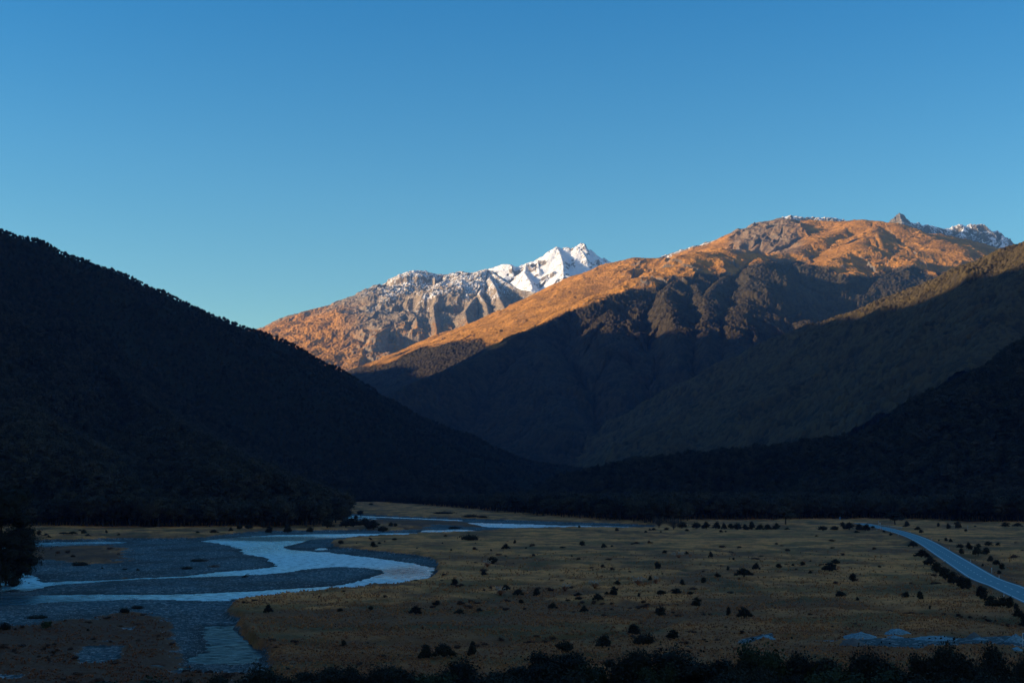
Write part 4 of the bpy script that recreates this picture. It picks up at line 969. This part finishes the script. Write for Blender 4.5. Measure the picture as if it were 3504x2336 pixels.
# --- larger single trees
def big_tree(u, v, w, h, label, k, bare=False, name='beech_tree'):
    x, y, z = on_ground(u, v); m = y / F0
    if not bare:
        place_tree(x, y, z - 0.1, h * m, w / h / 0.62, k, label, None, name); return
    r = empty(name, (x, y, z), RNG.uniform(0, 6)); tag(r, label, 'tree')
    rr = np.random.default_rng(k); Hh = h * m; br = []
    br.append(tube([(0, 0, -.2), (0.1, 0, Hh * .35), (0, .1, Hh * .6)], [.3, .2, .1]))
    obj('trunk', mesh_np('trunk', *join(br)), M_GREY, r); br = []
    for i in range(170):
        a = rr.uniform(0, 6.28); z0 = Hh * rr.uniform(.08, .55); L_ = w * m * .5 * rr.uniform(.5, 1.1); z1 = z0 + Hh * rr.uniform(.2, .45)
        br.append(tube([(0, 0, z0), (L_ * .5 * math.cos(a), L_ * .5 * math.sin(a), z0 + (z1 - z0) * .6), (L_ * math.cos(a + .3), L_ * math.sin(a + .3), z1)], [.09, .05, .03], 3))
    obj('branches', mesh_np('branches', *join(br)), M_GREY, r)
big_tree(1233, 1768, 24, 22, 'small pointed tree rising above the bushes on the far spit', 0)
big_tree(2688, 1792, 66, 62, 'broad rounded tree before the right forest, left of the road end', 1)
big_tree(3063, 1798, 58, 42, 'broad rounded tree just right of the far end of the road', 2)
big_tree(2255, 1806, 46, 44, 'bare grey willow at the end of the far gravel, leftmost of two', 3, True, 'bare_willow')
big_tree(2305, 1810, 60, 42, 'bare grey willow beside the dense far row, rightmost of two', 4, True, 'bare_willow')

# the big dark tree on the left edge: its own finer crown
def edge_tree():
    x, y, z = G(-5, 2005, 0.3); m = y / F0; Hh = 335 * m
    r = empty('riverside_tree', (x, y, 0.2)); tag(r, 'large dark evergreen tree at the left edge beside the near river bank', 'tree')
    rr = np.random.default_rng(5); lobes = []
    for i in range(46):
        a = rr.uniform(0, 6.28); t = rr.random(); zz = Hh * (0.04 + 0.86 * t); R = Hh * .34 * (1 - .42 * t) * rr.uniform(.35, 1); s = Hh * rr.uniform(.07, .14)
        lobes.append((R * math.cos(a) * 1.15, R * math.sin(a), zz, s * 1.2, s * 1.1, s * .85))
    obj('crown', mesh_np('crown', *foliage(lobes, 34000, .24, 6, twigs=300), smooth=False), M_SHRUB, r)
    obj('trunk', mesh_np('trunk', *join([tube([(0, 0, -.5), (.3, 0, Hh * .3), (0, 0, Hh * .8)], [.7, .5, .15], 8)])), M_BARK, r)
    for i, (u, v, w, h) in enumerate([(60, 1985, 60, 50), (20, 1995, 80, 60), (95, 1968, 30, 30)]):
        px, py, _ = G(u, v, 0.4); q = py / F0
        e = empty('shrub', (px, py, .3), i, (w * q, w * q, h * q / .72)); tag(e, ['dark shrub under the big left tree, largest of three', 'dark shrub at the left frame edge under the big tree', 'small dark shrub right beside the big left tree'][i] if i else 'dark shrub under the big left tree by the water', 'shrub')
        for nm, me in zip(('stem', 'foliage'), SW[i]): obj(nm, me, None, e)
edge_tree()

# --- foreground thicket along the bottom of the picture
FRONT = [ (3640,2220,170,176,'d'), (3740,2250,180,172,'d'), (3600,2275,200,166,'d'), # u, v top, width, how far (m), kind
 (745,2288,150,186,'d'),(870,2266,190,190,'d'),(640,2300,120,180,'d'),(985,2280,150,184,'d'),(1110,2262,170,188,'d'),(1190,2254,150,184,'d'),(1290,2275,150,180,'d'),(1400,2262,200,186,'d'),(1505,2270,150,182,'g'),(1600,2248,190,186,'d'),(1720,2258,180,182,'d'),(1830,2240,200,186,'d'),
 (1900,2196,190,196,'d'),(2030,2236,130,190,'g'),(2150,2194,170,190,'d'),(2250,2262,120,184,'g'),(2320,2200,270,190,'d'),(2455,2206,170,188,'d'),(2535,2228,130,184,'d'),(2630,2178,170,184,'g'),(2590,2250,180,176,'d'),(2700,2262,190,174,'d'),(2770,2206,150,184,'d'),
 (2850,2218,170,182,'d'),(2980,2208,180,182,'d'),(3060,2226,150,178,'d'),(3170,2196,130,184,'d'),(3250,2192,170,182,'d'),(3330,2212,160,178,'d'),(3405,2174,150,182,'d'),(3480,2232,130,174,'d'),(3540,2210,150,174,'d'),(2860,2268,200,170,'g'),(3010,2276,220,168,'g'),(3150,2280,220,168,'d'),
 (3280,2262,240,168,'d'),(3420,2276,220,166,'d'),(2480,2290,230,166,'d'),(2200,2300,200,168,'d'),(1980,2290,230,168,'d'),(1760,2300,230,166,'d'),(1520,2304,230,166,'d'),(1300,2306,230,166,'g'),(1080,2304,240,166,'d'),(860,2306,230,166,'d'),(420,2310,240,168,'g'),(200,2316,260,166,'d'),(590,2320,160,166,'d')]
FT = []
for i in range(5):
    a, b = shrub_parts(400 + i, n=6500, q=0.020, twigs=620); FT.append((mesh_np('stem', *a), mesh_np('foliage', *b, smooth=False)))
for a, b in FT: a.materials.append(M_BARK); b.materials.append(M_SHRUB)
FG = []
for i in range(2):
    a, b = shrub_parts(410 + i, n=4200, q=0.026, twigs=60); FG.append((mesh_np('stem', *a), mesh_np('foliage', *b, smooth=False)))
for a, b in FG: a.materials.append(M_BARK); b.materials.append(M_GREEN)
fr = sorted(FRONT)
for i, (u, v, w, d, kd) in enumerate(fr):
    top = P(u, v, d); gz = float(ground_fn(np.array([top[0]]), np.array([top[1]]), False)[0]); m = d / F0
    W_ = w * m * 1.25; H_ = max(top[2] - gz, 1.5)
    e = empty('thicket_bush', (top[0], top[1], gz - .1), RNG.uniform(0, 6.28), (W_, W_, H_ / .74))
    zone, j0 = ('in the left third of the bottom edge', 0) if u < 1150 else ('in the middle third of the bottom edge', 1) if u < 2350 else ('in the right third of the bottom edge', 2)
    same = [t for t in fr if (t[0] < 1150) == (u < 1150) and (t[0] < 2350) == (u < 2350)]; k = same.index((u, v, w, d, kd))
    rk = 'leftmost' if k == 0 else 'rightmost' if k == len(same) - 1 else ORD[k] + ' from left'
    tag(e, f"{'leafy green' if kd == 'g' else 'dark twiggy'} bush {zone}, {rk}", 'bush', 'foreground thicket bushes')
    M2 = FG[i % 2] if kd == 'g' else FT[i % 5]
    for nm, me in zip(('stem', 'foliage'), M2): obj(nm, me, None, e)

# --- plumed tussocks
def plume_tussock(u, v, w, label, k):
    x, y, z = on_ground(u, v); m = y / F0; W_ = w * m; rr = np.random.default_rng(k)
    e = empty('plumed_tussock', (x, y, z)); tag(e, label, 'tussock', 'plumed tussocks on the flats')
    bl = []
    for i in range(260):
        a = rr.uniform(0, 6.28); L_ = W_ * rr.uniform(.2, .5); h = rr.uniform(.6, 1.3)
        s = np.array([-math.sin(a), math.cos(a), 0]) * .035; c = np.array([math.cos(a), math.sin(a), 0])
        p0, p1, p2 = c * .15, c * L_ * .5 + np.array([0, 0, h]), c * L_ + np.array([0, 0, h * .55])
        bl.append((np.array([p0 - s, p0 + s, p1 + s, p1 - s, p2 + s * .3, p2 - s * .3]), np.array([(0, 1, 2, 3), (3, 2, 4, 5)])))
    obj('leaves', mesh_np('leaves', *join(bl), smooth=False), M_BROWN, e)
    for i in range(int(10 + W_ * 3)):
        a = rr.uniform(0, 6.28); L_ = W_ * rr.uniform(.15, .55); h = rr.uniform(1.3, 2.3); c = np.array([math.cos(a), math.sin(a), 0])
        p = tube([c * .1, c * L_ * .6 + [0, 0, h * .75], c * L_ * .8 + [0, 0, h * .93], c * L_ + [0, 0, h * .97], c * L_ * 1.12 + [0, 0, h * .85]], [.02, .02, .09, .10, .02], 4)
        obj('plume', mesh_np('plume', *p), M_PLUME, e)
M_PLUME = leafmat('plume', (0.42, 0.34, 0.26), (0.62, 0.50, 0.38))
for k, (cx, cy2, w, lab) in enumerate([(785, 672, 95, 'clump of pale plumes, second from left in the shrub belt'), (1025, 645, 105, 'brightest clump of pale plumes, in the middle of the shrub belt'),
        (1375, 612, 125, 'widest clump of pale plumes, right end of the shrub belt'), (160, 468, 80, 'clump of pale plumes below the leftmost big shrub'), (1700, 395, 110, 'clump of pale plumes on the far meadow right of centre'),
        (265, 700, 110, 'faint clump of plumes, leftmost in the shrub belt'), (1515, 600, 40, 'tiny clump of pale plumes beside a shrub right of centre')]):
    plume_tussock(1600 + cx / 2.352, 1740 + cy2 / 2.352, w / 2.352, lab, 900 + k)

# --- grass and stones: uncountable cover
def tuft(seed, n=26, h=1.0):
    rr = np.random.default_rng(seed); bl = []
    for i in range(n):
        a = rr.uniform(0, 6.28); L_ = rr.uniform(.15, .7); hh = rr.uniform(.5, 1.0); s = np.array([-math.sin(a), math.cos(a), 0]) * .05; c = np.array([math.cos(a), math.sin(a), 0])
        p0, p1, p2 = c * .12, c * L_ * .5 + np.array([0, 0, hh * .8]), c * L_ + np.array([0, 0, hh * .8 - .15 * L_])
        bl.append((np.array([p0 - s, p0 + s, p1 + s, p1 - s, p2 + s * .3, p2 - s * .3]), np.array([(0, 1, 2, 3), (3, 2, 4, 5)])))
    return join(bl)
def cover(name, n, vmin, vmax, accept, size, protos, label, cat, flat=1.0):
    v = RNG.uniform(vmin, vmax, n); u = RNG.uniform(-150, 3650, n)
    d = 28 * F0 / (v - HOR); x = (u - CX) / F0 * d; z, a = ground_fn(x, d)
    m = accept(x, d, z, a, v) > RNG.random(n); x, d, z = x[m], d[m], z[m]; k = len(x)
    s = size(x, d, k)
    scatter(name, np.stack([x, d, z - .02], 1), np.stack([RNG.uniform(-.1, .1, k), RNG.uniform(-.1, .1, k), RNG.uniform(0, 6.28, k)], 1), np.stack([s, s * RNG.uniform(.7, 1.2, k), s * flat * RNG.uniform(.7, 1.2, k)], 1), protos, label, cat)
    print(name, k)
cover('dry_grass', 95000, 1880, 2336, lambda x, y, z, a, v: a['ter'] * (1 - a['gravel']) * (a['road'] > 6) * np.clip(0.55 + fbm(x / 16, y / 16, 3, 951), 0, 1) * np.clip((v - 1860) / 200, .25, 1),
      lambda x, y, k: RNG.uniform(.3, .6, k) * np.clip(y / 300, .8, 1.6), protoset('grass_tuft', [tuft(500 + i) for i in range(4)], M_DRY), 'dry tan grass tufts growing all over the valley flats', 'grass', .75)
cover('brown_growth', 45000, 1990, 2336, lambda x, y, z, a, v: np.clip(a['scrub'] + 0.75 * a['ter'] * (0.15 + a['dip'] + (v > 2080) * .55), 0, 1) * (1 - a['gravel']) * (a['road'] > 6) * np.clip(0.5 + 1.4 * fbm(x / 9, y / 9, 3, 952), 0, 1),
      lambda x, y, k: RNG.uniform(.3, .65, k), protoset('scrub_tuft', [tuft(520 + i, 34) for i in range(4)], M_BROWN), 'low brown scrub and dead grass on the near ground', 'scrub', .6)
M_SCRUB = leafmat('brown_scrub', (0.045, 0.020, 0.012), (0.13, 0.060, 0.032))
cover('brown_scrub', 5200, 1845, 2300, lambda x, y, z, a, v: np.clip(a['ter'] * (0.10 + 1.3 * a['dip']) + 0.5 * a['scrub'], 0, 1) * (1 - a['gravel']) * (a['road'] > 7) * sstep(-0.15, 0.35, fbm(x / 22, y / 22, 3, 955)),
      lambda x, y, k: RNG.uniform(.6, 2.4, k) ** 1.0 * np.clip(y / 420, .7, 1.5), protoset('brown_mound', [shrub_parts(600 + i, n=420, q=0.06, twigs=30, dome=i % 2 == 0)[1] for i in range(4)], M_SCRUB), 'low brown scrub filling the hollows of the flats', 'scrub', .75)
def stone(seed):
    rr = np.random.default_rng(seed); bm = bmesh.new(); bmesh.ops.create_icosphere(bm, subdivisions=2, radius=.5)
    for v_ in bm.verts:
        v_.co = v_.co * rr.uniform(.8, 1.1); v_.co.z *= .6
    me = bpy.data.meshes.new('cobble'); bm.to_mesh(me); bm.free(); me.materials.append(M_STONE); return obj('cobble', me, None, link=False)
cover('river_stones', 90000, 1850, 2280, lambda x, y, z, a, v: a['gravel'] * (z > -0.25) * (1 - a['ter']) * np.clip(.35 + fbm(x / 12, y / 12, 3, 953) + .5 * (v > 2040), 0, 1),
      lambda x, y, k: RNG.uniform(.15, .42, k) * np.clip(y / 330, .8, 1.6), [stone(i) for i in range(4)], 'grey river cobbles lying over the gravel bars', 'stones')

# --- piles of gravel in the yard
m = MT('pile_gravel'); v_ = m.n('ShaderNodeTexVoronoi'); v_.inputs['Scale'].default_value = 4.0; m.l(m.pos(), v_.inputs['Vector']); sc_ = m.n('ShaderNodeSeparateColor'); m.l(v_.outputs['Color'], sc_.inputs[0])
m.col(m.mix(sc_.outputs[0], (0.11, 0.19, 0.21), (0.24, 0.39, 0.43))); m.bump(m.noise(3, 5, .7), .6, .3); PILE = m.m
m = MT('damp_gravel'); m.col(m.mix(m.noise(4, 4), (0.07, 0.075, 0.07), (0.17, 0.17, 0.16))); PILED = m.m
for k, (u, v, w, h, dk, lab) in enumerate([(2943, 2180, 124, 22, 0, 'broad pale gravel pile with a flat top, behind the dark cone'), (2917, 2207, 96, 34, 1, 'pointed darker gravel cone at the front left of the yard'), (3073, 2166, 92, 19, 0, 'rounded pale gravel pile with two stakes behind it'),
        (3200, 2186, 175, 13, 0, 'long low bank of pale gravel along the yard'), (3333, 2178, 52, 18, 1, 'small dark gravel heap right of the long bank'), (3352, 2187, 58, 9, 0, 'flattest pale gravel heap, below the small dark one'),
        (3476, 2196, 84, 30, 0, 'large pale gravel pile at the right edge beside the sign'), (3480, 2220, 34, 9, 0, 'tiny pale gravel heap at the bottom right of the yard'), (2622, 2186, 74, 17, 0, 'pale gravel pile left of the yard behind green bushes'), (3060, 2180, 72, 8, 0, 'low pale gravel heap in front of the staked pile')]):
    x, y, z = G(u, v, ZT + .2); q = y / F0; a = np.linspace(0, 2 * np.pi, 40, endpoint=False); rs = np.linspace(0, 1, 14); V_, Q_ = [], []
    A, Rr = np.meshgrid(a, rs); sx, sy_ = w * q / 2, max(w * q * .36, 1.5)
    px, py = x + np.cos(A) * Rr * sx, y + np.sin(A) * Rr * sy_
    hz = (1 - Rr) ** (0.75 if h / w > .3 else .55) * (1 + .22 * fbm(px / 1.8, py / 1.8, 4, 40 + k)) * h * q * 0.9 + .08 * fbm(px / .4, py / .4, 2, 60 + k) - .15 * Rr
    Vv = np.stack([px - x, py - y, hz], -1).reshape(-1, 3)
    Qq = np.array([(i * 40 + j, i * 40 + (j + 1) % 40, (i + 1) * 40 + (j + 1) % 40, (i + 1) * 40 + j) for i in range(13) for j in range(40)])
    o = obj('gravel_pile', mesh_np('gravel_pile', Vv, Qq), PILED if dk else PILE); o.location = (x, y, ZT + .18); tag(o, lab, 'gravel pile', 'gravel piles in the yard')

# --- driftwood
M_WOOD = leafmat('driftwood', (0.10, 0.075, 0.055), (0.26, 0.21, 0.16)); M_DWOOD = leafmat('wet_wood', (0.02, 0.016, 0.012), (0.035, 0.028, 0.02))
def logs(u, v, w, n, label, k, mat, lean=0.15):
    x, y, z = on_ground(u, v); q = y / F0; rr = np.random.default_rng(k); e = empty('driftwood', (x, y, z)); tag(e, label, 'driftwood', None)
    for i in range(n):
        L_ = w * q * rr.uniform(.35, .75); a = rr.uniform(-.5, .5); ox = rr.uniform(-.3, .3) * w * q; t = rr.uniform(0, lean) * L_; r0 = rr.uniform(.12, .24)
        p = tube([(ox - L_ / 2 * math.cos(a), -L_ / 2 * math.sin(a), r0), (ox, .2, r0 + t * .4), (ox + L_ / 2 * math.cos(a), L_ / 2 * math.sin(a), r0 + t)], [r0, r0 * .8, r0 * .4], 7)
        obj('log' if i == 0 else 'branch', mesh_np('log', *p), mat, e)
logs(845, 1975, 34, 4, 'dark forked driftwood log on the middle gravel bar', 1, M_DWOOD, .7)
logs(697, 1920, 40, 5, 'pale bleached driftwood on the left bar, uppermost of two', 2, M_WOOD, .3)
logs(733, 1940, 52, 6, 'pale driftwood tangle on the left bar, lower of two', 3, M_WOOD, .4)
logs(1325, 1768, 34, 3, 'pale driftwood beside the far channel', 4, M_WOOD, .3)
logs(430, 1977, 26, 3, 'pale driftwood where two channels part', 5, M_WOOD, .2)
logs(405, 1880, 20, 2, 'short pale log on the left bar scrub', 6, M_WOOD, .2)

# ============================================================ things along the road
def pmat(name, c, rough=.6):
    m = MT(name); m.col(m.mix(m.noise(6, 3), tuple(x * .82 for x in c), c)); m.b.inputs['Roughness'].default_value = rough; return m.m
M_WHITE = pmat('white_paint', (.78, .78, .75)); M_BLK = pmat('black_band', (.03, .03, .03)); M_RED = pmat('red_paint', (.55, .08, .05)); M_STEEL = pmat('galvanised_steel', (.42, .43, .44), .45)
M_POST = pmat('weathered_timber', (.16, .13, .1)); M_ORG = pmat('orange_plastic', (.75, .16, .03)); M_BLUE = pmat('blue_panel', (.05, .22, .42))
def box(x0, x1, y0, y1, z0, z1, bev=0.0):
    bm = bmesh.new(); bmesh.ops.create_cube(bm, size=1)
    for v in bm.verts: v.co = (x0 + (v.co.x + .5) * (x1 - x0), y0 + (v.co.y + .5) * (y1 - y0), z0 + (v.co.z + .5) * (z1 - z0))
    if bev: bmesh.ops.bevel(bm, geom=bm.edges[:], offset=bev, segments=2, affect='EDGES')
    me = bpy.data.meshes.new('box'); bm.to_mesh(me); bm.free(); return me
def bobj(name, b, mat, par, bev=.01):
    me = box(*b, bev=bev); me.name = name; return obj(name, me, mat, par)
def base(u, v, z=ZR - .25): return G(u, v, z)
pp = None
posts = [ (3122.5,1849.5,'left'),(3172,1882,'left'),(3229.5,1922,'left'),(3314,1978,'left'),(3435.5,2043,'left'),(3188.5,1848,'right'),(3248.5,1879.5,'right'),(3321.5,1924,'right'),(3419,1980,'right'),(3116,1823,'right'),(3051,1822,'left'),(3000.5,1812,'left'),(3040,1802,'right')]
for side in ('left', 'right'):
    L_ = sorted([p for p in posts if p[2] == side], key=lambda p: -p[1])
    for i, (u, v, s) in enumerate(L_):
        x, y, z = base(u, v); z = float(ground_fn(np.array([x]), np.array([y]), False)[0]) - .05
        rk = 'nearest' if i == 0 else 'farthest' if i == len(L_) - 1 else ORD[i] + ' nearest'
        e = empty('marker_post', (x, y, z), 0.2); tag(e, f'white marker post with dark band on the {side} verge, {rk} of its side', 'marker post', 'roadside marker posts')
        bobj('post', (-.07, .07, -.03, .03, -.2, 1.0), M_WHITE, e); bobj('reflector_band', (-.073, .073, -.033, .033, .72, .86), M_BLK if s == 'left' else M_RED, e, 0)
def pole(u, v, h, label, name, cat, panel=None, mat=M_WHITE):
    x, y, z = base(u, v); z = float(ground_fn(np.array([x]), np.array([y]), False)[0])
    e = empty(name, (x, y, z)); tag(e, label, cat)
    o = obj('pole', mesh_np('pole', *tube([(0, 0, -.2), (0, 0, h * .5), (0, 0, h)], [.06, .055, .05], 8)), mat, e)
    if panel: bobj(panel[0], panel[1], panel[2], e, .015)
    return e
pole(3073.5, 1833, 2.6, 'tall thin edge-on sign post on the near side of the road bend', 'sign_post', 'sign post', ('sign_panel', (-.06, .06, -.35, .35, 1.7, 2.55), M_STEEL))
pole(3394, 1962, 1.7, 'white sign post turned edge-on right of the near road', 'sign_post', 'sign post', ('sign_panel', (-.05, .05, -.25, .25, 1.2, 1.7), M_WHITE))
pole(3006, 1797, 3.0, 'tall grey sign post behind the end of the white railing', 'sign_post', 'sign post', ('sign_panel', (-.12, .12, -.3, .3, 2.1, 3.0), M_STEEL))
e = pole(3012, 1812, 4.0, 'white round-topped road sign with red base left of the road', 'road_sign', 'road sign', ('sign_board', (-.28, .28, -.03, .03, 3.3, 4.0), M_WHITE)); bobj('lower_board', (-.3, .3, -.04, .02, 2.3, 2.7), M_STEEL, e)
for i, (u, v) in enumerate([(3009, 1813), (3014.5, 1813)]):
    x, y, z = base(u, v, ZT); c = empty('traffic_cone', (x, y - 1, float(ground_fn(np.array([x]), np.array([y - 1.]), False)[0]))); tag(c, ['orange traffic cone left of the round-topped sign foot', 'orange traffic cone right of the round-topped sign foot'][i], 'traffic cone', 'cones at the road sign')
    obj('cone', mesh_np('cone', *tube([(0, 0, 0), (0, 0, .45), (0, 0, .95)], [.26, .15, .04], 10)), M_ORG, c); obj('reflective_band', mesh_np('reflective_band', *tube([(0, 0, .5), (0, 0, .7)], [.145, .11], 10)), M_WHITE, c); bobj('foot', (-.3, .3, -.3, .3, -.03, .05), M_ORG, c)
pole(2874.5, 1777, 2.6, 'small turquoise blue panel on a post left of the far road end', 'sign_post', 'sign post', ('sign_panel', (-.5, .5, -.04, .04, .7, 2.6), M_BLUE))
pole(3182.5, 1779.5, 1.6, 'short white post before the right forest', 'white_post', 'post'); pole(3125, 1773.5, 1.0, 'tiny white post farther left before the right forest', 'white_post', 'post')
e = pole(3312, 1819, 4.2, 'pale slender pole with crossbars standing right of the road', 'utility_pole', 'pole', ('crossbar', (-.5, .5, -.04, .04, 3.6, 3.72), M_STEEL), M_STEEL); bobj('crossbar', (-.35, .35, -.04, .04, 2.6, 2.7), M_STEEL, e)
# railing on the far side of the road
A = np.array(G(3012, 1800, ZR)); B = np.array(G(3088, 1808, ZR)); Ld = np.linalg.norm(B - A); an = math.atan2(B[1] - A[1], B[0] - A[0])
e = empty('bridge_railing', (A[0], A[1], ZR - .05), an); tag(e, 'low white topped railing along the far side of the road', 'railing')
bobj('rail', (0, Ld, -.05, .05, .85, 1.02), M_WHITE, e); bobj('kerb', (0, Ld, -.12, .12, 0, .2), M_STEEL, e)
for i in range(12): bobj('railing_post', (i * Ld / 11 - .06, i * Ld / 11 + .06, -.05, .05, 0, 1.2 if i % 4 == 0 else .85), M_POST, e)
# sign cut by the right edge, stakes at the gravel pile
x, y, z = G(3511, 2216, ZT + .2); e = empty('notice_board', (x, y, z - .1)); tag(e, 'white framed notice board cut by the right edge at the gravel yard', 'notice board')
q = y / F0
bobj('frame', (-11 * q, -9.2 * q, -.05, .05, 0, 52 * q), M_WHITE, e); bobj('frame', (9.2 * q, 11 * q, -.05, .05, 0, 52 * q), M_WHITE, e)
bobj('upper_panel', (-9.2 * q, 9.2 * q, -.03, .03, 38 * q, 50 * q), M_BLUE, e); bobj('lower_panel', (-9.2 * q, 9.2 * q, -.03, .03, 12 * q, 27 * q), M_BLUE, e); bobj('top_rail', (-9.2 * q, 9.2 * q, -.045, .045, 50.1 * q, 52 * q), M_WHITE, e); bobj('middle_rail', (-9.2 * q, 9.2 * q, -.045, .045, 27.1 * q, 30 * q), M_WHITE, e)
for i, (u, v, h) in enumerate([(3068, 2166, 1.7), (3088, 2162, 1.3)]):
    x, y, z = G(u, v, ZT + .2); o = obj('timber_stake', mesh_np('timber_stake', *join([tube([(0, 0, -.3), (.02, 0, h * .6), (0, 0, h)], [.06, .055, .05], 7), tube([(0, 0, h - .25), (0, 0, h)], [.13 if i == 0 else .06, .12 if i == 0 else .05], 7)])), M_POST)
    o.location = (x, y + 3, z); tag(o, ['thick topped timber stake behind the rounded gravel pile', 'thin timber stake at the right end of the rounded gravel pile'][i], 'stake', 'stakes at the gravel pile')

# ============================================================ air
hz = box(-17000, 17000, -8000, 14500, -8, 2150); hz.name = 'haze'
hm = bpy.data.materials.new('haze'); hm.use_nodes = True; nt = hm.node_tree; nt.nodes.clear()
ho = nt.nodes.new('ShaderNodeOutputMaterial'); pv = nt.nodes.new('ShaderNodeVolumePrincipled'); pv.inputs['Density'].default_value = 3.1e-5; pv.inputs['Color'].default_value = (0.20, 0.48, 1.0, 1); pv.inputs['Anisotropy'].default_value = 0.0
nt.links.new(pv.outputs[0], ho.inputs['Volume'])
tag(obj('haze', hz, hm), 'thin blue air filling the whole valley', 'haze', None, 'stuff')
